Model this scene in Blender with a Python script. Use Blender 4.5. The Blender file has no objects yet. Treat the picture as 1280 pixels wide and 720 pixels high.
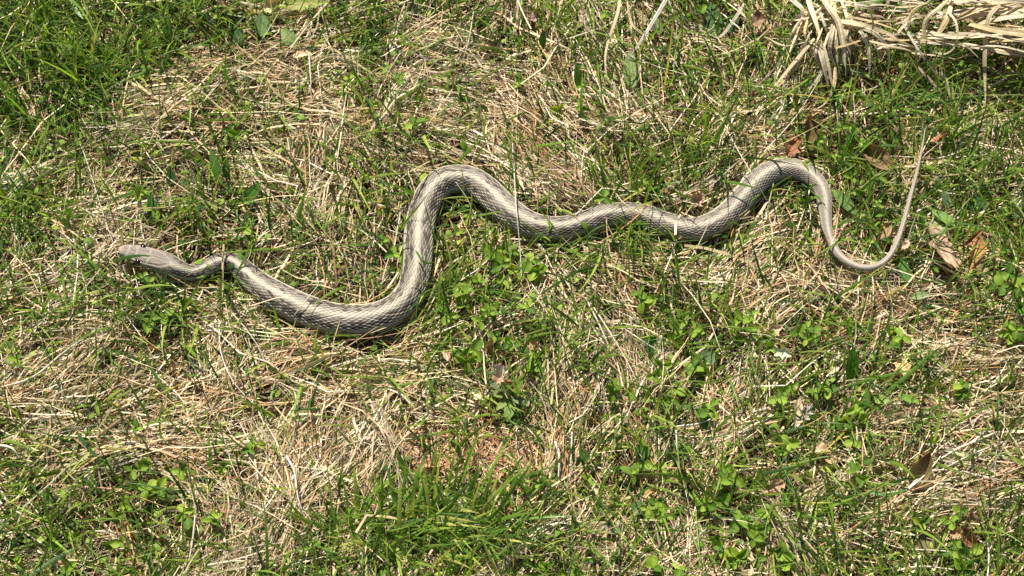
import bpy, math, random
import numpy as np
from mathutils import Vector, Matrix, Euler

rng = np.random.default_rng(7)
random.seed(7)
SC = bpy.context.scene
COL = SC.collection
R = math.radians

# ------------------------------------------------------------------ camera
TILT, DIST, WIDTH = R(21), 1.0, 0.640
cam_d = bpy.data.cameras.new('camera')
cam = bpy.data.objects.new('camera', cam_d)
COL.objects.link(cam)
cam.location = (0, -DIST*math.sin(TILT), DIST*math.cos(TILT) + 0.008)
cam.rotation_euler = (TILT, 0, 0)
cam_d.sensor_width = 36
cam_d.lens = 36*DIST/WIDTH
cam_d.clip_start = 0.01
cam_d.clip_end = 200
SC.camera = cam

# ------------------------------------------------------------------ world, sun, exposure
SUN_EL, SUN_AZ = R(50), R(-17)          # azimuth from +Y (photo top) towards +X
w = bpy.data.worlds.new('World'); SC.world = w; w.use_nodes = True
nt = w.node_tree
sky = nt.nodes.new('ShaderNodeTexSky'); sky.sky_type = 'NISHITA'; sky.sun_disc = False
sky.sun_elevation = SUN_EL; sky.sun_rotation = SUN_AZ
nt.links.new(sky.outputs[0], nt.nodes['Background'].inputs[0])
nt.nodes['Background'].inputs[1].default_value = 0.05
sun_d = bpy.data.lights.new('sun', 'SUN'); sun_d.energy = 5.0; sun_d.angle = R(0.5); sun_d.color = (1, 0.965, 0.91)
sun = bpy.data.objects.new('sun', sun_d); COL.objects.link(sun)
sdir = Vector((math.sin(SUN_AZ)*math.cos(SUN_EL), math.cos(SUN_AZ)*math.cos(SUN_EL), math.sin(SUN_EL)))
sun.location = sdir*5
sun.rotation_euler = sdir.to_track_quat('Z', 'Y').to_euler()
SC.view_settings.view_transform = 'Standard'; SC.view_settings.look = 'None'
SC.view_settings.exposure = 0.8; SC.view_settings.gamma = 1
SC.cycles.max_bounces = 6; SC.cycles.transmission_bounces = 4; SC.cycles.diffuse_bounces = 4
SC.cycles.use_denoising = False

# ------------------------------------------------------------------ photo <-> place
CT, ST = math.cos(TILT), math.sin(TILT)
CY, CZ = cam.location.y, cam.location.z
FPX = 1280*DIST/WIDTH
def unproject(px, py, z):
    """photo pixel -> point of the place at height z"""
    dx = (np.asarray(px, float)-640)/FPX; dy = (360-np.asarray(py, float))/FPX
    ry = dy*CT + ST; rz = dy*ST - CT
    t = (np.asarray(z, float)-CZ)/rz
    return dx*t, CY + ry*t
def project(x, y, z):
    ry, rz = y-CY, z-CZ
    dep = ry*ST - rz*CT; up = ry*CT + rz*ST
    return 640 + FPX*x/dep, 360 - FPX*up/dep

# turf map: px, py, straw, green, straw direction (deg), coherence
TURF = """40 40 .2 1 70 .2;120 50 .2 1 100 .2;200 30 .2 .9 60 .2;120 120 .3 .9 80 .2;40 140 .4 .8 70 .2;250 60 .5 .6 0 .5;300 60 .5 .5 10 .4;
190 150 1 .3 12 .8;240 110 .8 .4 15 .8;130 190 .8 .4 10 .6;60 190 .6 .6 20 .3;40 270 .35 .9 80 .2;130 260 .7 .5 60 .3;100 300 .6 .5 30 .3;200 250 .6 .5 150 .4;250 290 .5 .7 30 .3;270 220 .4 .7 150 .4;
350 40 .4 .5 20 .3;430 40 .4 .6 10 .3;400 110 .8 .3 10 .3;330 150 .5 .6 160 .4;400 200 1 .25 95 .7;410 260 1 .2 80 .7;350 240 .6 .5 150 .4;450 280 .6 .7 100 .4;460 330 .5 .7 60 .3;380 330 .6 .5 40 .3;310 300 .6 .5 30 .3;
480 60 .4 .7 60 .4;540 75 1 .3 32 .85;600 60 .6 .5 40 .4;600 115 1 .2 -5 .8;660 140 1 .2 -30 .8;700 200 1 .3 -45 .7;540 140 .6 .6 30 .4;560 180 1 .25 -10 .7;500 150 .7 .5 20 .4;640 185 .8 .4 -70 .6;480 200 .7 .5 -30 .4;
680 50 .8 .35 100 .5;690 80 .8 .3 -60 .6;740 60 .6 .6 95 .4;780 60 .5 .5 120 .4;760 150 .8 .4 -40 .5;830 120 .6 .5 140 .3;800 200 .5 .7 60 .3;870 60 .5 .6 130 .3;900 150 .6 .8 60 .4;880 200 .4 .9 60 .4;820 160 .8 .4 0 .3;940 120 .6 .8 50 .3;950 170 .8 .5 20 .4;
1000 60 .5 .6 60 .3;1060 130 .3 .9 50 .3;1100 110 .3 .8 50 .3;1180 120 .3 .8 30 .3;1240 100 .5 .7 20 .4;1260 180 .6 .7 30 .5;1200 200 .5 .8 30 .4;1090 200 .25 .9 30 .3;1080 260 .25 .9 30 .3;1130 220 .4 .7 30 .3;1200 250 .25 .7 30 .3;1250 280 .25 .8 30 .3;1220 340 .25 .7 30 .3;
575 300 .5 .8 40 .3;620 290 .8 .5 35 .5;600 350 .3 .9 60 .2;660 340 .45 .8 30 .3;690 370 .6 .6 60 .3;580 400 .25 .9 60 .2;620 440 .25 .8 40 .2;720 330 .4 .8 90 .3;760 310 .4 .8 60 .3;820 320 .7 .6 -30 .3;830 350 1 .3 20 .3;770 390 1 .2 -50 .6;740 360 1 .3 -60 .5;780 430 1 .2 -55 .7;700 440 .7 .5 60 .5;720 480 .6 .5 70 .4;
870 430 .35 .9 60 .2;860 380 .5 .7 40 .2;900 360 .8 .5 60 .4;960 290 1 .3 65 .6;990 320 1 .3 60 .6;940 330 .9 .4 50 .5;1000 370 .8 .5 -10 .4;930 420 .5 .7 40 .3;1060 360 .8 .4 -10 .5;1130 390 .9 .4 -10 .5;1180 400 1 .35 30 .3;1230 440 1 .25 3 .8;1250 490 1 .2 5 .8;1180 500 .9 .4 -5 .6;1130 470 .5 .7 30 .3;1060 430 .35 .8 30 .3;1000 430 .4 .7 30 .3;1000 480 .4 .7 40 .3;1080 520 .5 .7 40 .3;940 480 .8 .5 70 .4;900 500 .7 .6 40 .3;850 500 .6 .7 40 .3;1230 530 .9 .3 0 .6;
60 380 .8 .5 35 .6;30 430 .9 .4 35 .6;120 420 .9 .3 35 .6;60 480 1 .25 20 .7;160 470 1 .2 30 .7;240 440 1 .15 40 .3;270 470 1 .12 50 .3;220 500 1 .15 25 .6;300 430 1 .3 60 .3;190 400 .5 .8 30 .3;130 360 .6 .6 20 .3;240 370 .6 .6 30 .3;330 420 .9 .3 20 .5;340 460 1 .2 15 .6;400 450 .8 .3 0 .6;460 440 .6 .5 20 .4;450 480 1 .2 -5 .7;400 490 1 .2 -15 .6;520 450 .5 .7 0 .3;550 500 .8 .4 -10 .5;500 510 1 .2 10 .6;
40 560 .7 .6 30 .5;110 560 .8 .5 20 .4;200 550 1 .3 0 .7;270 550 .9 .3 0 .7;300 590 .5 .7 -30 .4;80 620 .6 .8 30 .4;50 680 .5 .8 20 .3;150 640 .5 .7 60 .3;190 690 .7 .6 60 .3;250 620 .6 .7 -40 .3;240 690 .7 .5 70 .4;310 660 .9 .3 65 .6;380 540 1 .1 75 .6;400 580 1 .1 60 .6;350 590 1 .15 85 .5;450 540 1 .15 70 .7;460 580 1 .2 70 .7;380 640 .8 .4 60 .4;420 680 .6 .7 40 .3;340 700 .6 .7 50 .3;
520 545 .6 .2 60 .3;545 570 .05 .08 60 .2;580 540 .35 .2 50 .2;640 570 .05 .1 40 .2;650 600 .3 .2 40 .2;690 550 .9 .3 80 .5;700 590 .9 .4 80 .5;740 560 .7 .5 60 .4;760 600 .6 .6 60 .3;680 640 .6 .6 60 .3;560 620 .4 .9 60 .3;500 650 .4 .9 50 .3;560 680 .4 1 40 .3;640 680 .6 .7 30 .3;720 680 .6 .7 40 .3;780 680 .6 .6 40 .3;760 640 .6 .6 40 .3;820 560 .6 .7 90 .3;850 600 .7 .5 100 .5;900 560 .5 .8 40 .3;880 620 .5 .7 40 .3;920 600 .6 .6 -50 .4;870 680 .8 .4 50 .3;940 670 .8 .5 -50 .4;
990 560 .4 .8 40 .3;1010 600 .4 .9 40 .3;1060 640 .8 .5 -20 .4;1100 570 .8 .5 60 .4;1130 620 .9 .4 30 .5;1040 680 .5 .8 -40 .3;1090 690 .5 .8 -40 .4;1180 600 .7 .6 15 .5;1240 600 .8 .5 10 .5;1230 650 .7 .5 40 .3;1150 660 .4 .7 20 .3;1250 700 .5 .8 60 .3;1180 700 .4 .8 60 .3;1240 560 .7 .5 20 .5"""
TP = np.array([[float(v) for v in r.split()] for r in TURF.replace('\n', '').split(';')])
GX0, GY0, GS = -0.85, -0.62, 0.01       # lookup lattice, 1 cm
gx = np.arange(GX0, 0.851, GS); gy = np.arange(GY0, 0.621, GS)
GXX, GYY = np.meshgrid(gx, gy)
def _maps():
    px, py = project(GXX, GYY, 0.01)
    # mirror-fold the map outside the photo so the meadow goes on in the same way
    fx = np.abs(px); fx = np.where(fx > 1280, 2560-fx, fx); fx = np.clip(fx, 20, 1260)
    fy = np.abs(py); fy = np.where(fy > 720, 1440-fy, fy); fy = np.clip(fy, 20, 700)
    d2 = (fx[..., None]-TP[:, 0])**2 + (fy[..., None]-TP[:, 1])**2
    k = 1/(d2+16**2)**2
    k /= k.sum(-1, keepdims=True)
    a2 = np.radians(TP[:, 4]*2)
    return (k*TP[:, 2]).sum(-1), (k*TP[:, 3]).sum(-1), 0.5*np.arctan2((k*np.sin(a2)).sum(-1), (k*np.cos(a2)).sum(-1)), (k*TP[:, 5]).sum(-1)
MS, MG, MA, MC = _maps()
MS = .14+.74*MS; MG = .20+.68*MG        # straw and green run into each other everywhere
def look(M, x, y):
    i = np.clip(((y-GY0)/GS), 0, M.shape[0]-1.001); j = np.clip(((x-GX0)/GS), 0, M.shape[1]-1.001)
    i0 = i.astype(int); j0 = j.astype(int); a = i-i0; b = j-j0
    return (M[i0, j0]*(1-a)*(1-b) + M[i0+1, j0]*a*(1-b) + M[i0, j0+1]*(1-a)*b + M[i0+1, j0+1]*a*b)
def look0(M, x, y):
    i = np.clip(np.round((y-GY0)/GS).astype(int), 0, M.shape[0]-1); j = np.clip(np.round((x-GX0)/GS).astype(int), 0, M.shape[1]-1)
    return M[i, j]
def soil_h(x, y):
    return 0.0035*np.sin(21*x+1.3)*np.cos(17*y+.4) + 0.0025*np.sin(43*x-11*y) + 0.0015*np.cos(61*y+37*x+2)
def _clumps():
    g = np.random.default_rng(21).random(MS.shape)
    k = np.array([1, 2, 1.])/4
    for ax in (0, 1): g = np.apply_along_axis(lambda a: np.convolve(np.pad(a, 1, mode='edge'), k, 'valid'), ax, g)
    return np.clip((g-g.mean())/g.std()*.30+.5, 0, 1)
MN = _clumps()                          # tussocks and hollows, about 2 cm across
def mat_h(x, y):                        # top of the lying straw mat
    x = np.asarray(x, float); y = np.asarray(y, float)
    return soil_h(x, y) + 0.005 + (0.005+0.009*look(MN, x, y))*look(MS, x, y)
def on(px, py, dz=0.0):
    """point of the place seen at a photo pixel, dz above the straw mat"""
    z = 0.01
    for _ in range(4):
        x, y = unproject(px, py, z); z = float(mat_h(x, y)) + dz
    return float(x), float(y), z

# ------------------------------------------------------------------ helpers
def tag(o, label=None, cat=None, group=None, kind=None):
    if label: o['label'] = label
    if cat: o['category'] = cat
    if group: o['group'] = group
    if kind: o['kind'] = kind
    return o
def link(name, data, parent=None, loc=(0, 0, 0), rot=(0, 0, 0)):
    o = bpy.data.objects.new(name, data); COL.objects.link(o)
    o.location = loc; o.rotation_euler = rot
    if parent is not None: o.parent = parent
    return o
def mesh_np(name, V, F, mat, col=None, smooth=True):
    """V (n,3); F (m,4) or (m,3) ints"""
    me = bpy.data.meshes.new(name)
    V = np.ascontiguousarray(V, np.float32); F = np.ascontiguousarray(F, np.int32)
    m, k = F.shape
    me.vertices.add(len(V)); me.vertices.foreach_set('co', V.ravel())
    me.loops.add(m*k); me.loops.foreach_set('vertex_index', F.ravel())
    me.polygons.add(m); me.polygons.foreach_set('loop_start', np.arange(0, m*k, k, dtype=np.int32))
    me.polygons.foreach_set('use_smooth', np.full(m, smooth, dtype=bool))
    if col is not None:
        a = me.color_attributes.new('tint', 'FLOAT_COLOR', 'POINT')
        c4 = np.ones((len(V), 4), np.float32); c4[:, :3] = col; a.data.foreach_set('color', c4.ravel())
    me.update(calc_edges=True); me.materials.append(mat)
    return me
def strip_mesh(name, P, Wd, side, C, mat, fold=0.0):
    """N ribbons: P (N,K,3) centre lines, Wd (N,K) half widths, side (N,K,3), C (N,K,3)"""
    N, K, _ = P.shape
    if fold:
        T = np.gradient(P, axis=1); nrm = np.cross(T, side); nrm /= np.linalg.norm(nrm, axis=-1, keepdims=True)+1e-12
        A = P - side*Wd[..., None] + nrm*(Wd*fold)[..., None]; B = P; D = P + side*Wd[..., None] + nrm*(Wd*fold)[..., None]
        V = np.stack([A, B, D], 2); m = 3
    else:
        V = np.stack([P - side*Wd[..., None], P + side*Wd[..., None]], 2); m = 2
    C = np.repeat(C[:, :, None, :], m, 2)
    base = (np.arange(N)*K*m)[:, None, None] + (np.arange(K-1)*m)[None, :, None] + np.arange(m-1)[None, None, :]
    F = np.stack([base, base+1, base+m+1, base+m], -1).reshape(-1, 4)
    return mesh_np(name, V.reshape(-1, 3), F, mat, C.reshape(-1, 3))
def spline(pts, n):
    """Catmull-Rom through pts -> n evenly spaced points"""
    p = np.asarray(pts, float); q = np.vstack([2*p[0]-p[1], p, 2*p[-1]-p[-2]])
    out = []
    for i in range(1, len(q)-2):
        t = np.linspace(0, 1, 24, endpoint=False)[:, None]
        a, b, c, d = q[i-1], q[i], q[i+1], q[i+2]
        out.append(.5*((2*b)+(-a+c)*t+(2*a-5*b+4*c-d)*t**2+(-a+3*b-3*c+d)*t**3))
    o = np.vstack(out+[p[-1:]])
    s = np.r_[0, np.cumsum(np.linalg.norm(np.diff(o[:, :3], axis=0), axis=1))]
    u = np.linspace(0, s[-1], n)
    return np.stack([np.interp(u, s, o[:, k]) for k in range(o.shape[1])], 1)
def gsmooth(a, sig):
    r = int(sig*3)+1; k = np.exp(-.5*(np.arange(-r, r+1)/sig)**2); k /= k.sum()
    if a.ndim == 1: return np.convolve(np.pad(a, r, mode='reflect', reflect_type='odd'), k, 'valid')
    return np.stack([gsmooth(a[:, i], sig) for i in range(a.shape[1])], 1)
def sstep(a, b, x):
    t = np.clip((x-a)/(b-a), 0, 1); return t*t*(3-2*t)
def hash2(a, b, s=0.0):
    v = np.sin(a*127.1+b*311.7+s*74.7)*43758.5453
    return v-np.floor(v)

# ------------------------------------------------------------------ materials
def mat_new(name):
    m = bpy.data.materials.new(name); m.use_nodes = True
    n = m.node_tree.nodes; l = m.node_tree.links; n.clear()
    out = n.new('ShaderNodeOutputMaterial')
    return m, n, l, out
def mat_leafy(name, transl, rough, spec, noise_scale=300, noise_amt=.35, use_rand=None, tr_tint=(1, 1, 1), bump=0.0):
    """vertex tint (x per-object colour ramp) with fine mottling, part of the light passing through"""
    m, n, l, out = mat_new(name)
    at = n.new('ShaderNodeAttribute'); at.attribute_name = 'tint'
    col = at.outputs['Color']
    def mul(a, b, f=1.0, t='MULTIPLY'):
        x = n.new('ShaderNodeMix'); x.data_type = 'RGBA'; x.blend_type = t; x.inputs[0].default_value = f
        l.new(a, x.inputs[6])
        if hasattr(b, 'links'): l.new(b, x.inputs[7])
        else: x.inputs[7].default_value = (*b, 1)
        return x.outputs[2]
    if use_rand:
        oi = n.new('ShaderNodeObjectInfo'); rp = n.new('ShaderNodeValToRGB')
        l.new(oi.outputs['Random'], rp.inputs[0])
        el = rp.color_ramp.elements
        while len(el) < len(use_rand): el.new(.5)
        for i, c in enumerate(use_rand): el[i].position = i/max(1, len(use_rand)-1); el[i].color = (*c, 1)
        col = mul(col, rp.outputs[0])
    geo = n.new('ShaderNodeTexCoord')
    nz = n.new('ShaderNodeTexNoise'); nz.inputs['Scale'].default_value = noise_scale; nz.inputs['Detail'].default_value = 3
    l.new(geo.outputs['Object'], nz.inputs['Vector'])
    mr = n.new('ShaderNodeMapRange'); mr.inputs[3].default_value = 1-noise_amt; mr.inputs[4].default_value = 1+noise_amt
    l.new(nz.outputs[0], mr.inputs[0])
    cc = n.new('ShaderNodeCombineColor')
    for i in range(3): l.new(mr.outputs[0], cc.inputs[i])
    col = mul(col, cc.outputs[0])
    p = n.new('ShaderNodeBsdfPrincipled'); l.new(col, p.inputs['Base Color'])
    p.inputs['Roughness'].default_value = rough; p.inputs['Specular IOR Level'].default_value = spec
    if bump:
        b = n.new('ShaderNodeBump'); b.inputs['Strength'].default_value = bump; b.inputs['Distance'].default_value = .001
        l.new(nz.outputs[0], b.inputs['Height']); l.new(b.outputs[0], p.inputs['Normal'])
    if transl:
        t = n.new('ShaderNodeBsdfTranslucent'); l.new(mul(col, tr_tint), t.inputs[0])
        mx = n.new('ShaderNodeMixShader'); mx.inputs[0].default_value = transl
        l.new(p.outputs[0], mx.inputs[1]); l.new(t.outputs[0], mx.inputs[2]); l.new(mx.outputs[0], out.inputs[0])
    else: l.new(p.outputs[0], out.inputs[0])
    return m
M_STRAW = mat_leafy('straw', .14, .5, .35, 420, .28, tr_tint=(1, .9, .75))
M_GREEN = mat_leafy('green_blade', .42, .42, .35, 350, .22, tr_tint=(1.5, 1.6, .6))
M_LITTER = mat_leafy('litter', .05, .85, .15, 380, .5)
M_CLOVER = mat_leafy('clover_leaf', .32, .55, .25, 260, .25, use_rand=[(.07, .14, .018), (.12, .21, .024), (.165, .265, .028), (.23, .34, .036), (.31, .40, .05)], tr_tint=(1.5, 1.6, .5), bump=.25)
M_BROAD = mat_leafy('broad_leaf', .3, .6, .2, 300, .3, tr_tint=(1.5, 1.6, .6), bump=.4)
M_DRYLEAF = mat_leafy('dry_leaf', .18, .6, .25, 230, .5, tr_tint=(1.2, .9, .6), bump=.6)
M_BLEACH = mat_leafy('bleached_blade', .22, .42, .4, 500, .22, tr_tint=(1.1, 1, .8), bump=.3)
M_SNAKE = mat_leafy('snake_skin', 0, .8, .1, 900, .2, bump=.25)

def mat_soil():
    m, n, l, out = mat_new('soil')
    tc = n.new('ShaderNodeTexCoord')
    a = n.new('ShaderNodeTexNoise'); a.inputs['Scale'].default_value = 45; a.inputs['Detail'].default_value = 8
    b = n.new('ShaderNodeTexVoronoi'); b.inputs['Scale'].default_value = 260
    for t in (a, b): l.new(tc.outputs['Object'], t.inputs['Vector'])
    r = n.new('ShaderNodeValToRGB'); e = r.color_ramp.elements
    e[0].position = .3; e[0].color = (.06, .032, .017, 1); e[1].position = .7; e[1].color = (.34, .165, .08, 1)
    el = e.new(.5); el.color = (.17, .09, .05, 1)
    l.new(a.outputs[0], r.inputs[0])
    p = n.new('ShaderNodeBsdfPrincipled'); p.inputs['Roughness'].default_value = .95; p.inputs['Specular IOR Level'].default_value = .1
    l.new(r.outputs[0], p.inputs['Base Color'])
    mx = n.new('ShaderNodeMath'); mx.operation = 'ADD'; l.new(a.outputs[0], mx.inputs[0]); l.new(b.outputs[0], mx.inputs[1])
    bp = n.new('ShaderNodeBump'); bp.inputs['Strength'].default_value = .9; bp.inputs['Distance'].default_value = .004
    l.new(mx.outputs[0], bp.inputs['Height']); l.new(bp.outputs[0], p.inputs['Normal']); l.new(p.outputs[0], out.inputs[0])
    return m
M_SOIL = mat_soil()

# ------------------------------------------------------------------ the ground
def build_ground():
    far = np.array([1.0, 1.3, 1.8, 2.6, 4, 7, 12, 25, 60])
    ax = np.r_[-far[::-1], np.arange(-.9, .901, .0075), far]
    ay = np.r_[-far[::-1], np.arange(-.7, .701, .0075), far]
    X, Y = np.meshgrid(ax, ay)
    k = np.where((np.abs(X) > .9) | (np.abs(Y) > .7), 0.0, 1.0)
    Z = soil_h(X, Y)*k + (rng.random(X.shape)-.5)*.003*k
    V = np.stack([X, Y, Z], -1).reshape(-1, 3)
    ny, nx = X.shape
    i = (np.arange(ny-1)[:, None]*nx + np.arange(nx-1)[None]).ravel()
    F = np.stack([i, i+1, i+nx+1, i+nx], 1)
    tag(link('ground', mesh_np('ground', V, F, M_SOIL)), 'brown earth under the grass and straw', None, None, 'structure')
build_ground()

# ------------------------------------------------------------------ the snake
SN = """149 311 5;151 312 11;155 313 16;160 314.5 19;167 316.5 21.5;174 318.5 23;182 321 24.5;192 324 27;202 327.5 28.5;211 331 27.5;219 334.5 24.5;227 338.5 21;236 341.5 19.5;244 341 19.5;252 338.5 19;261 334 20.5;
270 329.5 21.5;277 327 22.5;284 326.5 23;292 328.5 24;300 334 25.5;309 342.5 27.5;319 351.5 30;328 358.5 32;340 366.5 34;352 373 35;367 381 36.5;384 388.5 37;401 394.5 37.5;420 398.5 37;438 400 37;458 399 36.5;477 395 36;492 388 35.5;504 378.5 35;513 366 34.5;518 351 34.5;
521 336 35;522 322 35.5;523 305 36;524 289 36;526 275 36;530 259 36;537 244.5 36;547 232 36;558 225.5 35;570 223.5 34.5;582 224 34.5;592 227.5 35;601 232.5 35;611 241 35.5;620 250 35.5;630 259.5 35;641 268 34;653 275.5 32;670 282.5 30;690 285.5 29;705 285 28.5;718 282 28;732 277.5 27.5;746 272.5 27.5;758 269 27.5;770 267.5 27.5;
782 267.3 28;795 268 28.5;806 270 29;819 275 29;832 280 29;848 285 29;865 287 29;880 284.5 29.5;893 279 29.5;904 272 29.5;914 263.5 29.5;924 252.5 29.5;933 242 29.5;943 230.5 29.5;954 221 29;966 214 27.5;979 210.5 26;991 210.5 25;1003 214 24;1014 221 22.5;1022 229 21.5;1028 239 20;1030.5 250 18.5;1031.5 262 16.5;1032.5 276 14.5;1034.5 289 13;1039 304 12;1046 316 11;1056 325.5 10.2;1068 332 9.6;1080 335 9.2;1092 334 8.8;1102 329.5 8.4;1110 322.5 8;1117 312 7.6;1123 298 7.2;1129 280 6.7;1134 261 6.2;1139 242 5.6;1144 224 4.9;1148 207 4.1;1152 188 3;1154.5 174 2;1156.5 160 .8"""
sp = np.array([[float(v) for v in r.split()] for r in SN.replace('\n', '').split(';')])
def snake_line():
    z = np.full(len(sp), .015)
    fr = np.linspace(0, 1, len(sp))
    lift = np.interp(sp[:, 0], [149, 215, 240, 300, 1000, 1040, 1090, 1157], [.004, .002, -.001, -.004, -.004, .001, .007, .013])
    for _ in range(4):
        x, y = unproject(sp[:, 0], sp[:, 1], z)
        r = sp[:, 2]*.00025
        z = mat_h(x, y)+lift+r*.9
        z = gsmooth(z, 1.6)
    c = spline(np.stack([x, y, z, r], 1), 1500)
    c[:, :3] = gsmooth(c[:, :3], 5); c[:, 3] = gsmooth(c[:, 3], 5)
    c[0, 3] = max(c[0, 3], .0006)
    c[:, 3] *= np.interp(np.arange(1500), [1150, 1350, 1500], [1, .78, .74])
    return c
SL = snake_line()
SS = np.r_[0, np.cumsum(np.linalg.norm(np.diff(SL[:, :3], axis=0), axis=1))]
HEAD_L = .0345
def build_snake():
    # rows along the body: fine near the snout so it rounds off
    s = np.r_[np.linspace(0, 1, 14)[:-1]**2*.004, np.arange(.004, SS[-1], .00056), SS[-1]]
    C = np.stack([np.interp(s, SS, SL[:, k]) for k in range(4)], 1)
    T = np.gradient(C[:, :3], axis=0); T /= np.linalg.norm(T, axis=1, keepdims=True)+1e-12
    T = gsmooth(T, 3); T /= np.linalg.norm(T, axis=1, keepdims=True)
    side = np.cross(T, [0, 0, 1.]); side /= np.linalg.norm(side, axis=1, keepdims=True)
    up = np.cross(side, T)
    phi = np.r_[np.linspace(-math.pi, -1.75, 24, endpoint=False), np.linspace(-1.75, 1.75, 190), np.linspace(1.75, math.pi, 25)[1:-1]]
    n, m = len(s), len(phi)
    PH = np.broadcast_to(phi, (n, m)); S = np.broadcast_to(s[:, None], (n, m)); r = C[:, 3][:, None]
    hd = 1-sstep(.8, 1.25, S/HEAD_L)                  # 1 on the head
    u = S/HEAD_L
    hr = 0.94 - .26*hd                                # height to width
    sp_, cp = np.sin(PH), np.cos(PH)
    # flattened crown, square-ish cheek on the head
    ex = 1-.28*hd
    X = np.sign(sp_)*np.abs(sp_)**ex; Z = np.sign(cp)*np.abs(cp)**(1-.1*hd)
    Z = np.where(Z < 0, Z*(.82-.1*hd), Z)
    # eyebrow ridge and cheek hollow
    brow = np.exp(-((u-.42)/.11)**2)*np.exp(-((np.abs(PH)-1.0)/.25)**2)*hd
    disp = .0006*brow - .0004*np.exp(-((u-.25)/.08)**2)*np.exp(-((np.abs(PH)-1.35)/.2)**2)*hd
    # ---- scales: keeled diamonds in 19 rows
    TH, NR = 2.15, 19.0
    Lsc = np.interp(s, [0, .03, .05, .2, .45, .6, SS[-1]], [.0024, .0026, .0036, .0048, .0044, .0032, .002])
    t = np.r_[0, np.cumsum(np.diff(s)/((Lsc[1:]+Lsc[:-1])/2))][:, None]
    a = PH/TH*NR
    rows = np.interp(s, [0, .5, .62, SS[-1]], [1, 1, .85, .5])[:, None]
    a = a*rows
    p = 2*t+a; q = 2*t-a
    p0 = np.round(p/2)*2; q0 = np.round(q/2)*2
    dp, dq = p-p0, q-q0
    dt2, da = (dp+dq)/2, (dp-dq)/2
    d = np.maximum(np.abs(dp), np.abs(dq)); a0 = (p0-q0)/2/rows; t0 = (p0+q0)/4
    body = 1-hd
    dors = (np.abs(PH) < TH+.02).astype(float)
    hgt = (.35+.65*(dt2+1)/2)*(1-d**5) + .35*np.exp(-(da/.16)**2)*(1-np.abs(dt2))
    disp = disp + body*dors*hgt*.00062*np.clip(r/.009, .25, 1)
    vent = 1-dors
    tv = t*1.0; fv = tv-np.floor(tv)
    disp = disp + body*vent*(fv*.0003)
    # ---- colour of the animal itself
    ar = np.abs(a0)/NR*TH                              # angle of the scale from the spine
    an = np.abs(PH)
    h1, h2, h3 = hash2(a0, t0), hash2(a0, t0, 3), hash2(a0, t0, 9)
    cream = np.array([.54, .475, .355]); brown = np.array([.295, .25, .19]); tan = np.array([.365, .315, .245]); dark = np.array([.022, .017, .013]); lat = np.array([.52, .47, .33]); belly = np.array([.50, .49, .32])
    def mixc(A, B, f): return A*(1-f[..., None])+B*f[..., None]
    base = np.broadcast_to(tan, (n, m, 3)).copy()
    base = mixc(base, np.broadcast_to(brown, base.shape), sstep(.25, .6, ar))
    base = base*(0.8+.4*h1)[..., None]
    wob = .03*np.sin(S*260)+.03*np.sin(S*97+a)
    stripe = 1-sstep(.11, .22, ar+wob)
    base = mixc(base, np.broadcast_to(cream, base.shape), stripe*.92)
    ls = sstep(.95, 1.08, ar+wob)*(1-sstep(1.28, 1.42, ar))
    base = mixc(base, np.broadcast_to(lat, base.shape), ls*.85)
    # dark checks in two staggered rows on each flank
    chk = (h2 > np.interp(ar, [.2, .35, .6, .9, 1.0], [.95, .8, .62, .5, .95])).astype(float)
    edge = sstep(.42, .8, d)*(.3+.7*sstep(.2, .6, np.abs(da)))
    edark = np.interp(ar, [0, .15, .3, .6, .9, 1.1, 1.3, 1.5], [.22, .4, .72, .95, 1, .45, .55, .8])
    edark = edark*np.interp(S, [.0, .05, .2, .45, .6], [1, 1, 1, .9, .6])*(.6+.7*h3)
    base = mixc(base, np.broadcast_to(dark, base.shape), np.clip(edge*edark, 0, .95))
    soft = chk*(1-sstep(.55, .95, np.abs(da)))*(1-stripe)*np.interp(S, [.05, .4, .55], [.85, .7, .3])
    base = mixc(base, np.broadcast_to(dark*1.5, base.shape), soft)
    kl = np.exp(-(da/.13)**2)*(1-np.abs(dt2))*.2*dors
    base = mixc(base, np.broadcast_to(np.array([.5, .45, .36]), base.shape), kl)
    bl = sstep(TH-.12, TH+.05, np.abs(PH))
    bcol = belly*(1-.35*sstep(.86, 1, fv))[..., None]
    base = base*(1-bl[..., None])+bcol*bl[..., None]
    # dark band along each side of the neck
    nb = .8*np.exp(-((S-.076)/.022)**2)*np.exp(-((np.abs(PH)-.72)/.26)**2)
    base = mixc(base, np.broadcast_to(dark*1.6, base.shape), np.clip(nb*.85, 0, 1))
    # tail: plain pale grey-brown
    tl = sstep(.52, .64, S)
    base = mixc(base, base*.55+np.array([.32, .27, .205])*.5, tl)
    # ---- head plates
    v = X
    head = np.broadcast_to(np.array([.255, .213, .163]), base.shape)*(0.9+.2*hash2(np.floor(u*5), np.floor(v*2+.5)))[..., None]
    head = head*(1-.12*np.sin(u*60+v*7)*np.sin(v*21))[..., None]
    seg = [((.07, -.8), (.07, .8)), ((.07, 0), (.35, 0)), ((.19, -.85), (.21, 0)), ((.21, 0), (.19, .85)), ((.32, -.8), (.36, 0)), ((.36, 0), (.32, .8)),
           ((.35, .33), (.59, .2)), ((.35, -.33), (.59, -.2)), ((.59, .2), (.65, 0)), ((.59, -.2), (.65, 0)), ((.59, .2), (.57, .78)), ((.59, -.2), (.57, -.78)),
           ((.33, .75), (.57, .8)), ((.33, -.75), (.57, -.8)), ((.65, 0), (.95, 0)), ((.57, .78), (.82, .6)), ((.57, -.78), (.82, -.6)), ((.82, .6), (.96, .12)), ((.82, -.6), (.96, -.12)), ((.96, -.12), (.96, .12))]
    gd = np.full((n, m), 9.0)
    msk = u[:, 0] < 1.3
    uu, vv = u[msk]*2.6, v[msk]
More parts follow.
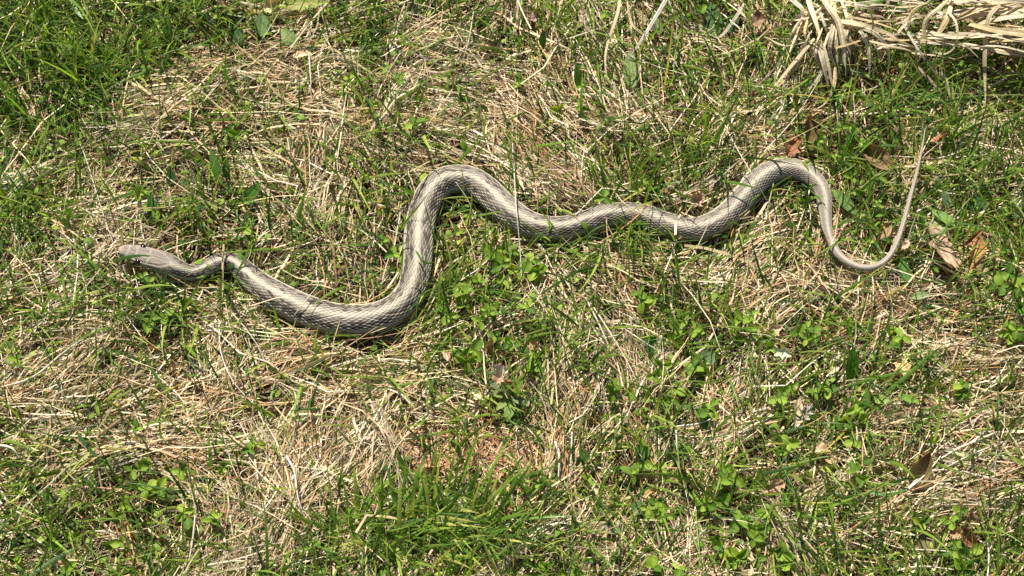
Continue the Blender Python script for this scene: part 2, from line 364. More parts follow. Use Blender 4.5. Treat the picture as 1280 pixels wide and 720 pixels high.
    for (u0, v0), (u1, v1) in seg:
        u0, u1 = u0*2.6, u1*2.6
        L2 = (u1-u0)**2+(v1-v0)**2
        k = np.clip(((uu-u0)*(u1-u0)+(vv-v0)*(v1-v0))/L2, 0, 1)
        gd[msk] = np.minimum(gd[msk], np.hypot(uu-u0-k*(u1-u0), vv-v0-k*(v1-v0)))
    groove = np.exp(-(gd/.05)**2)*(cp > .1)
    disp = disp - .00022*groove*hd + .00012*np.exp(-((gd-.13)/.06)**2)*(cp > .1)*hd
    head = mixc(head, np.broadcast_to(np.array([.50, .45, .38]), base.shape), groove*.3)
    snout = 1-sstep(.02, .17, u)
    head = mixc(head, np.broadcast_to(np.array([.40, .26, .18]), base.shape), snout*.85)
    lip = sstep(1.2, 1.4, np.abs(PH))
    lcol = np.array([.46, .42, .27])*(1-.6*(np.exp(-(((u*9) % 1-.5)/.1)**2)*(np.abs(PH) < 2.0)))[..., None]
    head = head*(1-lip[..., None])+lcol*lip[..., None]
    sh = np.exp(-((gd-.12)/.06)**2)*(cp > .1); head = mixc(head, head*.7, sh*.5)
    mouth = np.exp(-((np.abs(PH)-1.98)/.05)**2)*(u < .85)
    head = mixc(head, np.broadcast_to(dark, base.shape), mouth*.8)
    disp = disp - .0003*mouth*hd
    hf = 1-sstep(.82, 1.12, u+.1*np.abs(v))
    base = head*hf[..., None]+base*(1-hf[..., None])
    # ---- points
    rr = r
    V = C[:, None, :3] + side[:, None]*(X*rr)[..., None] + up[:, None]*(Z*rr*hr)[..., None]
    nrm = side[:, None]*sp_[..., None]+up[:, None]*cp[..., None]
    V = V + nrm*disp[..., None]
    V = V.reshape(-1, 3); base = base.reshape(-1, 3)
    i = np.arange(n-1)[:, None]*m; j = np.arange(m)[None]; j2 = (j+1) % m
    F = np.stack([i+j, i+j2, i+m+j2, i+m+j], -1).reshape(-1, 4)
    body_me = mesh_np('snake', V, F, M_SNAKE, np.clip(base, 0, 1))
    import bmesh
    bm = bmesh.new(); bm.from_mesh(body_me); bm.verts.ensure_lookup_table()
    bm.faces.new([bm.verts[k] for k in range(m)][::-1]); bm.faces.new([bm.verts[(n-1)*m+k] for k in range(m)])
    bmesh.ops.recalc_face_normals(bm, faces=bm.faces); bm.to_mesh(body_me); bm.free()
    o = tag(link('snake', body_me), 'slender grey-brown striped snake stretched in bends across the grass', 'snake')
    # eyes
    me_, ne, le, oe = mat_new('snake_eye')
    pe = ne.new('ShaderNodeBsdfPrincipled'); pe.inputs['Base Color'].default_value = (.012, .009, .007, 1); pe.inputs['Roughness'].default_value = .12
    le.new(pe.outputs[0], oe.inputs[0])
    k = int(np.argmin(np.abs(s-.42*HEAD_L)))
    for sg in (-1, 1):
        bmx = bmesh.new(); bmesh.ops.create_uvsphere(bmx, u_segments=16, v_segments=10, radius=.0021)
        for vx in bmx.verts: vx.co.x *= 1.15
        em = bpy.data.meshes.new('eye'); bmx.to_mesh(em); bmx.free(); em.materials.append(me_)
        for pl in em.polygons: pl.use_smooth = True
        f = C[k, 3]
        pos = C[k, :3]+side[k]*sg*f*.84+up[k]*f*.24
        link('eye', em, o, tuple(pos), (0, 0, math.atan2(T[k, 1], T[k, 0])))
    return o
build_snake()

# distance lookup so that grass bends round the snake
DG = .002
dgx = np.arange(-.36, .361, DG); dgy = np.arange(-.2, .221, DG)
def _near():
    sub = SL[::4]
    X, Y = np.meshgrid(dgx, dgy); out = np.empty(X.shape, np.int32)
    for i in range(len(dgy)):
        dd = (X[i][:, None]-sub[:, 0])**2+(Y[i][:, None]-sub[:, 1])**2
        out[i] = np.argmin(dd, 1)*4
    return out
NEAR = _near()
def push_off(P, gap=.0006):
    """move points that lie inside the snake to its surface; returns P and a keep mask per blade"""
    sh = P.shape; Q = P.reshape(-1, 3).copy()
    def nearest(Q):
        i = np.clip(np.round((Q[:, 1]-dgy[0])/DG).astype(int), 0, len(dgy)-1); j = np.clip(np.round((Q[:, 0]-dgx[0])/DG).astype(int), 0, len(dgx)-1)
        return SL[NEAR[i, j]]
    c = nearest(Q); dv = Q-c[:, :3]; dv[:, 2] /= .95
    ln = np.linalg.norm(dv, axis=1)+1e-9; ins = ln < c[:, 3]*1.02+gap
    k = (c[:, 3]*1.02+gap)/ln
    new = c[:, :3]+dv*np.maximum(k, 1)[:, None]*np.array([1, 1, .95])
    Q[ins] = new[ins]
    Q = Q.reshape(sh)
    mid = (.5*(Q[:, 1:]+Q[:, :-1])).reshape(-1, 3); c = nearest(mid)
    bad = (np.linalg.norm(mid-c[:, :3], axis=1) < c[:, 3]*.97).reshape(sh[0], -1).any(1)
    return Q, ~bad

def over_snake(P):
    Q = P.reshape(-1, 3)
    i = np.clip(np.round((Q[:, 1]-dgy[0])/DG).astype(int), 0, len(dgy)-1); j = np.clip(np.round((Q[:, 0]-dgx[0])/DG).astype(int), 0, len(dgx)-1)
    c = SL[NEAR[i, j]]
    return ((np.hypot(Q[:, 0]-c[:, 0], Q[:, 1]-c[:, 1]) < np.maximum(c[:, 3]*.8, .0035*(c[:, 0] > .19))) & (Q[:, 2] > c[:, 2]-.001)).reshape(P.shape[:2]).any(1)

# ------------------------------------------------------------------ grass and straw
STRAW_C = np.array([[.58, .45, .25], [.68, .56, .36], [.48, .34, .175], [.44, .26, .12], [.53, .44, .29], [.29, .185, .095], [.74, .645, .47]])
GREEN_C = np.array([[.12, .205, .03], [.185, .285, .042], [.055, .11, .022], [.31, .385, .075], [.088, .15, .042], [.40, .36, .09], [.165, .255, .034]])
XR, YR = .40, .27                     # fully dense plot; thinner meadow goes on around it
def area_roots(n_in, n_out):
    a = np.stack([rng.uniform(-XR, XR, n_in), rng.uniform(-YR+.01, YR+.03, n_in)], 1)
    b = np.stack([rng.uniform(-.83, .83, n_out*2), rng.uniform(-.6, .6, n_out*2)], 1)
    b = b[(np.abs(b[:, 0]) > XR) | (b[:, 1] > YR+.03) | (b[:, 1] < -YR+.01)][:n_out]
    return np.vstack([a, b])
def accept(M, xy, power=1.0, floor=.0, clump=0.0):
    return rng.random(len(xy)) < np.maximum(look(M, xy[:, 0], xy[:, 1])**power, floor)*np.clip(1+clump*(look(MN, xy[:, 0], xy[:, 1])-.5)*2, .05, 2)
def side_of(P, roll):
    T = np.gradient(P, axis=1); T /= np.linalg.norm(T, axis=-1, keepdims=True)+1e-12
    sd = np.cross(T, [0, 0, 1.]); sd /= np.linalg.norm(sd, axis=-1, keepdims=True)+1e-9
    upv = np.cross(sd, T)
    return sd*np.cos(roll)[..., None]+upv*np.sin(roll)[..., None]

def build_straw():
    K = 6
    # bundles: straws combed the same way
    cen = area_roots(4500, 2300); cen = cen[accept(MS, cen, 1.7, 0, .9)]
    nb = rng.integers(8, 26, len(cen))
    idx = np.repeat(np.arange(len(cen)), nb)
    c = cen[idx]
    coh = look0(MC, c[:, 0], c[:, 1])
    bang = (look0(MA, cen[:, 0], cen[:, 1]) + rng.normal(0, 1, len(cen))*(1.05-look0(MC, cen[:, 0], cen[:, 1]))*.75)[idx]
    ang = bang + rng.normal(0, .11, len(idx))
    blen = rng.uniform(.022, .062, len(cen))[idx]
    xy = c + rng.normal(0, .0035, (len(idx), 2)) + np.stack([np.cos(ang), np.sin(ang)], 1)*rng.normal(0, .008, len(idx))[:, None]
    L = blen*rng.uniform(.6, 1.3, len(idx))
    bz = rng.random(len(cen))[idx]; zf = np.clip(bz+rng.normal(0, .12, len(idx)), 0, 1.1)
    bcol = rng.choice(7, len(cen), p=[.27, .22, .15, .08, .14, .07, .07])[idx]
    curv = rng.normal(0, .4, len(cen))[idx]+rng.normal(0, .25, len(idx))
    # loose straws
    lo = area_roots(40000, 15000); lo = lo[accept(MS, lo, 1.3, .07, .6)]
    n2 = len(lo)
    coh2 = look0(MC, lo[:, 0], lo[:, 1])
    ang2 = look0(MA, lo[:, 0], lo[:, 1]) + rng.normal(0, 1, n2)*(1.35-coh2)*.8
    xy = np.vstack([xy, lo]); ang = np.r_[ang, ang2]; L = np.r_[L, rng.gamma(4, .0095, n2)+.008]
    zf = np.r_[zf, rng.random(n2)**.8*1.15]; ci = np.r_[bcol, rng.choice(7, n2, p=[.25, .2, .15, .12, .12, .08, .08])]
    curv = np.r_[curv, rng.normal(0, .7, n2)]
    N = len(xy)
    t = np.linspace(-.5, .5, K)[None]
    turn = curv[:, None]*t + rng.normal(0, .10, (N, K))
    kink = (rng.random(N) < .16)[:, None]*(t > rng.uniform(-.3, .3, (N, 1)))*rng.normal(0, .8, (N, 1))
    A = ang[:, None]+turn+kink
    step = (L/(K-1))[:, None]
    dx = np.cumsum(np.cos(A)*step, 1); dy = np.cumsum(np.sin(A)*step, 1)
    X = xy[:, :1]+dx-dx.mean(1, keepdims=True); Y = xy[:, 1:]+dy-dy.mean(1, keepdims=True)
    S = soil_h(X, Y); top = mat_h(X, Y)
    tilt = rng.normal(0, .10, N) + (rng.random(N) < .16)*rng.normal(0, .38, N)
    arch = np.abs(rng.normal(0, .05, N))
    Z = S + (top-S)*zf[:, None]*.92 + .001 + tilt[:, None]*t*L[:, None] + (arch*L)[:, None]*(1-4*t**2)
    Z = np.maximum(Z, S+.0012)
    P = np.stack([X, Y, Z], -1)
    P, keep = push_off(P); keep &= ~hides(P, .55)
    keep &= ~(over_snake(P) & ((xy[:, 0] < -.19) | (xy[:, 0] > .2) | (rng.random(N) < .45))); keep &= ~bare(P)
    outer = (np.abs(xy[:, 0]) > XR) | (np.abs(xy[:, 1]) > YR+.03)
    wd = rng.uniform(.00017, .00046, N)*(1+.8*outer)*np.where(rng.random(N) < .06, 1.9, 1)
    prof = 1-.75*np.abs(t*2)**3*np.sign(np.maximum(t*np.where(rng.random((N, 1)) < .5, 1, -1), 0))
    W = wd[:, None]*prof
    jit = rng.normal(1, .13, (N, 1))*np.interp(zf, [0, .6, 1], [.72, 1, 1.06])[:, None]   # deep straw is older and browner; shade of the gaps also painted in
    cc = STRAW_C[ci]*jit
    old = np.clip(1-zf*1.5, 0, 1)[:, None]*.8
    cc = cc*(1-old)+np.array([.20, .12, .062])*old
    cc[:, 0] *= rng.normal(1, .03, N)
    gfrac = (rng.random(N) < .07)[:, None]
    cc = np.where(gfrac, cc*.55+np.array([.12, .16, .03]), cc)
    Ck = cc[:, None, :]*(1+.18*rng.normal(0, 1, (N, K, 1))*.5)
    Ck[:, -1] *= rng.uniform(.7, 1.1, (N, 1))
    roll = rng.uniform(-1.1, 1.1, N)[:, None]+rng.normal(0, .8, (N, 1))*t
    side = side_of(P, roll)
    up_ = zf > .45
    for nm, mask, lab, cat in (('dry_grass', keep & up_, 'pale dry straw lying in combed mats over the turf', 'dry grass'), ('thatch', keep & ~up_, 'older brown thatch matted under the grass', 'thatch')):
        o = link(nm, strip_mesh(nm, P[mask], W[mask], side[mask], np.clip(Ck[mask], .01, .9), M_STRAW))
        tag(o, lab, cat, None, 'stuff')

def green_blades(xy, L, wd, lean0, lean1, az, ci, z0=None, K=6, vary=.16):
    N = len(xy); t = np.linspace(0, 1, K)[None]
    lean = lean0[:, None]+(lean1-lean0)[:, None]*t**1.3
    azk = az[:, None]+rng.normal(0, .35, (N, 1))*t
    st = (L/(K-1))[:, None]
    hx = np.sin(lean)*st; hz = np.cos(lean)*st
    X = xy[:, :1]+np.c_[np.zeros(N), np.cumsum((hx*np.cos(azk))[:, :-1], 1)]
    Y = xy[:, 1:]+np.c_[np.zeros(N), np.cumsum((hx*np.sin(azk))[:, :-1], 1)]
    zb = soil_h(xy[:, 0], xy[:, 1])+.002 if z0 is None else z0
    Z = zb[:, None]+np.c_[np.zeros(N), np.cumsum(hz[:, :-1], 1)]
    Z = np.maximum(Z, soil_h(X, Y)+.002)
    P = np.stack([X, Y, Z], -1)
    W = wd[:, None]*np.clip(np.minimum(.62+t*1.6, 1)*(1-t**2.6)+.03, .05, 1)
    c = GREEN_C[ci]*rng.normal(1, vary, (N, 1))
    C = c[:, None, :]*np.ones((N, K, 1))
    pale = np.clip(.45-t*1.5, 0, 1)[..., None]           # sheath is paler
    C = C*(1-pale)+np.array([.28, .30, .13])*pale
    tipb = (np.clip(t*4-3, 0, 1)*(rng.random((N, 1)) < .3))[..., None]
    C = C*(1-tipb)+np.array([.42, .28, .10])*tipb
    roll = rng.normal(0, .55, (N, 1))+rng.normal(0, .5, (N, 1))*t
    return P, W, side_of(P, roll), np.clip(C, .005, .9)
def build_green():
    r = area_roots(36000, 15000); r = r[accept(MG, r, 1.0, .2, -.35)]
    # tufts: pull the roots together
    n = len(r)
    tc = r[rng.integers(0, n, n//7)]
    pick = rng.random(n) < .45
    ti = rng.integers(0, len(tc), n)
    r = np.where(pick[:, None], tc[ti]+rng.normal(0, .003, (n, 2)), r)
    g = look(MG, r[:, 0], r[:, 1])
    L = rng.gamma(7, .0043, n)*(.6+.55*g)+.006
    taz = rng.uniform(0, 2*math.pi, len(tc))
    az = np.where(pick, taz[ti]+rng.normal(0, .8, n), rng.uniform(0, 2*math.pi, n))
    ba = look0(MA, r[:, 0], r[:, 1])
    l0 = rng.uniform(.15, 1.0, n); l1 = l0+rng.uniform(.25, 1.1, n)
    wd = rng.uniform(.00032, .0010, n)*np.where(rng.random(n) < .08, 1.5, 1)
    outer = (np.abs(r[:, 0]) > XR) | (np.abs(r[:, 1]) > YR+.03)
    wd = wd*(1+.6*outer)
    ci = rng.choice(7, n, p=[.23, .2, .16, .12, .12, .03, .14])
    P, W, sd, C = green_blades(r, L, wd, l0, l1, az, ci)
    P, keep = push_off(P)
    keep &= ~(over_snake(P) & ((r[:, 0] < -.19) | (r[:, 0] > .19) | (rng.random(n) < .78))); keep &= ~hides(P, .55)
    o = link('green_grass', strip_mesh('green_grass', P[keep], W[keep], side_of(P, np.broadcast_to(rng.normal(0, .5, (n, 1)), (n, 6)))[keep], C[keep], M_GREEN, fold=.35))
    tag(o, 'short green lawn grass growing through the straw', 'grass', None, 'stuff')

def build_litter():
    """crumbs and broken bits on the soil, and tiny weed leaves"""
    K = 3
    r = area_roots(15000, 3000); n = len(r)
    ang = rng.uniform(0, 6.28, n); L = rng.uniform(.003, .012, n); t = np.linspace(-.5, .5, K)[None]
    X = r[:, :1]+np.cos(ang)[:, None]*t*L[:, None]; Y = r[:, 1:]+np.sin(ang)[:, None]*t*L[:, None]
    Z = soil_h(X, Y)+rng.uniform(.001, .004, (n, 1))+rng.normal(0, .3, (n, 1))*t*L[:, None]
    P = np.stack([X, Y, Z], -1); W = rng.uniform(.0003, .0011, (n, 1))*np.array([[.6, 1, .4]])
    pal = np.array([[.20, .10, .05], [.30, .17, .085], [.13, .07, .04], [.36, .24, .14], [.42, .30, .19]])
    C = pal[rng.choice(5, n)][:, None, :]*np.ones((n, K, 1))
    # rusty rootlets across the bare patches
    q = []
    for (x, y), rr in BARE: q.append(np.array([x, y])+rng.normal(0, rr*.75, (int(rr*15000), 2)))
    q = np.vstack(q); n2 = len(q); a2 = rng.uniform(0, 6.28, n2)+0*q[:, 0]; L2 = rng.uniform(.01, .032, n2)
    bend = rng.normal(0, .25, (n2, 1))*np.array([[0, 1, 0]])*L2[:, None]
    X2 = q[:, :1]+np.cos(a2)[:, None]*t*L2[:, None]-np.sin(a2)[:, None]*bend; Y2 = q[:, 1:]+np.sin(a2)[:, None]*t*L2[:, None]+np.cos(a2)[:, None]*bend
    Z2 = soil_h(X2, Y2)+rng.uniform(.002, .009, (n2, 1))
    pal2 = np.array([[.50, .28, .14], [.58, .40, .23], [.40, .19, .085], [.62, .46, .30]])
    P = np.concatenate([P, np.stack([X2, Y2, Z2], -1)]); W = np.concatenate([W, rng.uniform(.0002, .00045, (n2, 1))*np.array([[.8, 1, .5]])])
    C = np.concatenate([C, pal2[rng.choice(4, n2)][:, None, :]*np.ones((n2, K, 1))]); n += n2
    o = link('litter', strip_mesh('litter', P, W, side_of(P, np.broadcast_to(rng.normal(0, .5, (n, 1)), (n, K))), C, M_LITTER))
    tag(o, 'crumbled brown plant litter on the bare soil', 'litter', None, 'stuff')
    r = area_roots(17000, 2500); r = r[accept(MG, r, 1.3)]; n = len(r); K = 5
    ang = rng.uniform(0, 6.28, n); L = rng.uniform(.0025, .0065, n); t = np.linspace(-.5, .5, K)[None]
    X = r[:, :1]+np.cos(ang)[:, None]*t*L[:, None]; Y = r[:, 1:]+np.sin(ang)[:, None]*t*L[:, None]
    Z = soil_h(X, Y)+rng.uniform(.004, .016, (n, 1))+rng.normal(0, .35, (n, 1))*t*L[:, None]-(t**2)*L[:, None]*.6
    P = np.stack([X, Y, Z], -1); P, keep = push_off(P, .0015)
    W = (L*rng.uniform(.18, .36, n))[:, None]*np.array([[.15, .8, 1, .85, .2]])
    C = (GREEN_C[rng.choice([0, 1, 2, 3, 6], n)]*rng.normal(1, .15, (n, 1)))[:, None, :]*np.ones((n, K, 1))
    sd = side_of(P, np.broadcast_to(rng.normal(0, .35, (n, 1)), (n, K)))
    o = link('weed_seedlings', strip_mesh('weed_seedlings', P[keep], W[keep], sd[keep], np.clip(C[keep], .005, 1), M_BROAD, fold=.25))
    tag(o, 'tiny green weed leaves scattered low in the grass', 'ground cover', None, 'stuff')

BARE = [(on(545, 572)[:2], .017), (on(572, 560)[:2], .011), (on(640, 578)[:2], .018), (on(662, 566)[:2], .010), (on(520, 556)[:2], .008)]
def bare(P):
    out = np.zeros(len(P), bool)
    for (x, y), r in BARE: out |= (np.hypot(P[..., 0]-x, P[..., 1]-y) < r).any(1) & (rng.random(len(P)) < .5)
    return out
CLEAR = []                              # x, y, z, radius of leaves that stand clear of the grass
HEADROOM = [(p[0], p[1]+.005, p[2]) for p in SL[:90:8]]       # nothing stands over the raised head
def hides(P, prob):
    out = np.zeros(len(P), bool)
    hd_ = np.zeros(len(P), bool)
    for x, y, z in HEADROOM: hd_ |= ((np.hypot(P[..., 0]-x, P[..., 1]-y) < .009) & (P[..., 2] > z+.001)).any(1)
    if not CLEAR: return out
    cl = np.array(CLEAR); lo_ = P.min(1); hi_ = P.max(1)
    for x, y, z, r in cl:
        near = np.where((lo_[:, 0] < x+r) & (hi_[:, 0] > x-r) & (lo_[:, 1] < y+r) & (hi_[:, 1] > y-r))[0]
        if len(near):
            q = P[near]; q = np.concatenate([q, .5*(q[:, 1:]+q[:, :-1])], 1)
            out[near] |= ((np.hypot(q[..., 0]-x, q[..., 1]-y) < r) & (q[..., 2] > z-.001)).any(1)
    return (out & (rng.random(len(P)) < prob)) | hd_
# ------------------------------------------------------------------ single leaves, stalks, clover
def leaf_data(name, L, Wd, shape='lance', mat=None, col=(1, 1, 1), col2=None, fold=.2, curl=.1, ribs=0, rib_amt=.3, wrinkle=0.0, nu=9, nv=5, seed=0, twist=0.0, cup=0.0):
    """leaf blade from the origin along +X, upper face +Z"""
    rg = np.random.default_rng(seed)
    u = np.linspace(0, 1, nu); v = np.linspace(-1, 1, nv)
    if shape == 'clover': wv = np.sin(np.pi*np.clip(u, 0, 1)**.95)**.62*(.72+.34*u)
    elif shape == 'lance': wv = np.sin(np.pi*u**.85)**.85
    elif shape == 'oval': wv = np.sin(np.pi*u**.9)**.55
    elif shape == 'torn': wv = np.clip(np.sin(np.pi*(u*.86+.07))**.6*(1+rg.normal(0, .24, nu)), .08, 2)
    else: wv = np.clip(np.minimum(u*4+.5, 1)*(1-u**4), .03, 1)
    U, Vv = np.meshgrid(u, v, indexing='ij'); Wv = wv[:, None]*Wd
    X = U*L; Y = Vv*Wv
    if shape == 'torn': Y = Y*(1+rg.normal(0, .12, U.shape)*np.abs(Vv)); X = X+L*.06*rg.normal(0, 1, nv)[None]*np.abs(U-.5)*2
    if shape == 'clover': X = X - .06*L*np.exp(-(Vv/.3)**2)*sstep(.8, 1, U)      # notched tip
    Z = np.abs(Y)*fold + curl*L*(U**2) + cup*Wd*Vv**2
    if wrinkle:
        k = rg.uniform(-6, 6, (4, 2)); ph = rg.uniform(0, 6, 4)
        for i in range(4): Z = Z + wrinkle*L*.4*np.sin(k[i, 0]*U*1.6+k[i, 1]*Vv*.8+ph[i])*(.3+np.abs(Vv))
    if twist:
        a = twist*(U-.3); Y, Z = Y*np.cos(a)-Z*np.sin(a), Y*np.sin(a)+Z*np.cos(a)
    c = np.array(col)[None, None]*np.ones((nu, nv, 1))
    if col2 is not None:
        f = np.clip(U*1.2-.1+rg.normal(0, .12, U.shape), 0, 1)[..., None]; c = c*(1-f)+np.array(col2)*f
    if ribs: c = c*(1+rib_amt*np.cos(Vv*np.pi*ribs))[..., None]
    c = c*(1+.35*rib_amt*np.exp(-(Vv/.18)**2))[..., None]*(1+rg.normal(0, .05, U.shape))[..., None]
    V = np.stack([X, Y, Z], -1).reshape(-1, 3)
    i = (np.arange(nu-1)[:, None]*nv+np.arange(nv-1)[None]).ravel()
    F = np.stack([i, i+nv, i+nv+1, i+1], 1)
    return mesh_np(name, V, F, mat, np.clip(c, 0, 1.6).reshape(-1, 3))
def aim(b, t, roll=0.0):
    b, t = Vector(b), Vector(t); x = (t-b).normalized(); y = Vector((0, 0, 1)).cross(x).normalized(); z = x.cross(y)
    return Matrix.Translation(b) @ Matrix((x, y, z)).transposed().to_4x4() @ Matrix.Rotation(roll, 4, 'X')
MM = .001
SEED = [100]
def leaf(name, base, tip, wpx, label, cat, shape='lance', mat=None, col=(.1, .2, .03), roll=0.0, parent=None, group=None, **kw):
    """base, tip = (px, py, mm above the mat) in the photo; wpx = full width in photo pixels"""
    b = on(base[0], base[1], base[2]*MM); t = on(tip[0], tip[1], tip[2]*MM)
    L = (Vector(t)-Vector(b)).length; SEED[0] += 1
    for f in (.6,): CLEAR.append((b[0]+(t[0]-b[0])*f, b[1]+(t[1]-b[1])*f, b[2]+(t[2]-b[2])*f, max(wpx*.00025, .002)))
    o = link(name, leaf_data(name, L, wpx*.00025, shape, mat, col, seed=SEED[0], **kw))
    mw = aim(b, t, roll)
    if parent is not None: o.parent = parent; o.matrix_local = parent.matrix_world.inverted() @ mw
    else: o.matrix_local = mw; tag(o, label, cat, group)
    return o
def tube_data(name, P, rad, mat, col, sides=6):
    P = np.asarray(P); n = len(P); T = np.gradient(P, axis=0); T /= np.linalg.norm(T, axis=1, keepdims=True)+1e-12
    sd = np.cross(T, [0, 0.02, 1.]); sd /= np.linalg.norm(sd, axis=1, keepdims=True)+1e-9; up = np.cross(sd, T)
    a = np.linspace(0, 2*np.pi, sides, endpoint=False); r = np.broadcast_to(rad, (n,))[:, None, None]
    V = P[:, None]+r*(sd[:, None]*np.cos(a)[None, :, None]+up[:, None]*np.sin(a)[None, :, None])
    i = np.arange(n-1)[:, None]*sides; j = np.arange(sides)[None]; j2 = (j+1) % sides
    F = np.stack([i+j, i+j2, i+sides+j2, i+sides+j], -1).reshape(-1, 4)
    c = np.broadcast_to(np.asarray(col, float), (n, 3)) if np.ndim(col) == 1 else col
    return mesh_np(name, V.reshape(-1, 3), F, mat, np.repeat(c, sides, 0))

# ---- clover
LEAFLETS = [leaf_data('leaflet', 1.0, w_, 'clover', M_CLOVER, (1, 1, 1), None, f_, c_, 0, .35, .02, 8, 5, 40+i) for i, (w_, f_, c_) in enumerate([(.40, .45, -.15), (.44, .6, -.05), (.36, .8, .08), (.42, .3, -.28), (.46, .5, .14), (.38, 1.0, -.1)])]
M_STEM = mat_leafy('clover_stem', .15, .5, .4, 300, .2)
def clover(label, spots, size=15):
    """spots = photo pixels of the leaf heads; size = leaflet length in photo pixels"""
    if spots[0][0] > 540 and spots[0][1] > 290:
        cxp, cyp = spots[0]; spots = spots+[(cxp+random.uniform(-15, 15), cyp+random.uniform(2, 15)) for _ in range(random.choice((1, 2)))]
    heads = [on(px, py, random.uniform(3, 9)*MM) for px, py in spots]
    for h in heads: CLEAR.append((h[0], h[1]-.002, h[2], size*.00042))
    bx = sum(h[0] for h in heads)/len(heads)+random.uniform(-.004, .004); by = sum(h[1] for h in heads)/len(heads)-random.uniform(.001, .007)
    root = link('clover', None, None, (bx, by, float(soil_h(bx, by)))); root.empty_display_size = .01
    tag(root, label, 'clover', 'clover plants in the grass')
    for h in heads:
        hl = Vector(h)-root.location
        st = spline([(random.uniform(-.002, .002), random.uniform(-.002, .002), 0), (hl.x*.35, hl.y*.35, hl.z*.55), tuple(hl)], 7)
        sm = link('leaf_stalk', tube_data('leaf_stalk', st, .00042, M_STEM, (.14, .22, .05), 5), root)
        yaw = random.uniform(0, 2.1); tx, ty = random.gauss(0, .32), random.gauss(-.12, .3)
        tiltm = Euler((ty*-1, tx, 0)).to_matrix()
        lift = random.choice((random.uniform(-.15, .3), random.uniform(-.1, .2), random.uniform(.35, .75)))
        for k in range(3):
            d = yaw+k*2.094+random.gauss(0, .12)
            m = tiltm @ Euler((0, 0, d)).to_matrix() @ Euler((random.gauss(0, .15), -lift+random.gauss(0, .12), 0)).to_matrix()
            sc = size*.0005*random.uniform(.65, 1.15)
            lf = link('leaflet', random.choice(LEAFLETS), sm)
            lf.matrix_local = Matrix.Translation(hl) @ m.to_4x4() @ Matrix.Diagonal((sc, sc*random.uniform(.9, 1.1), sc, 1))
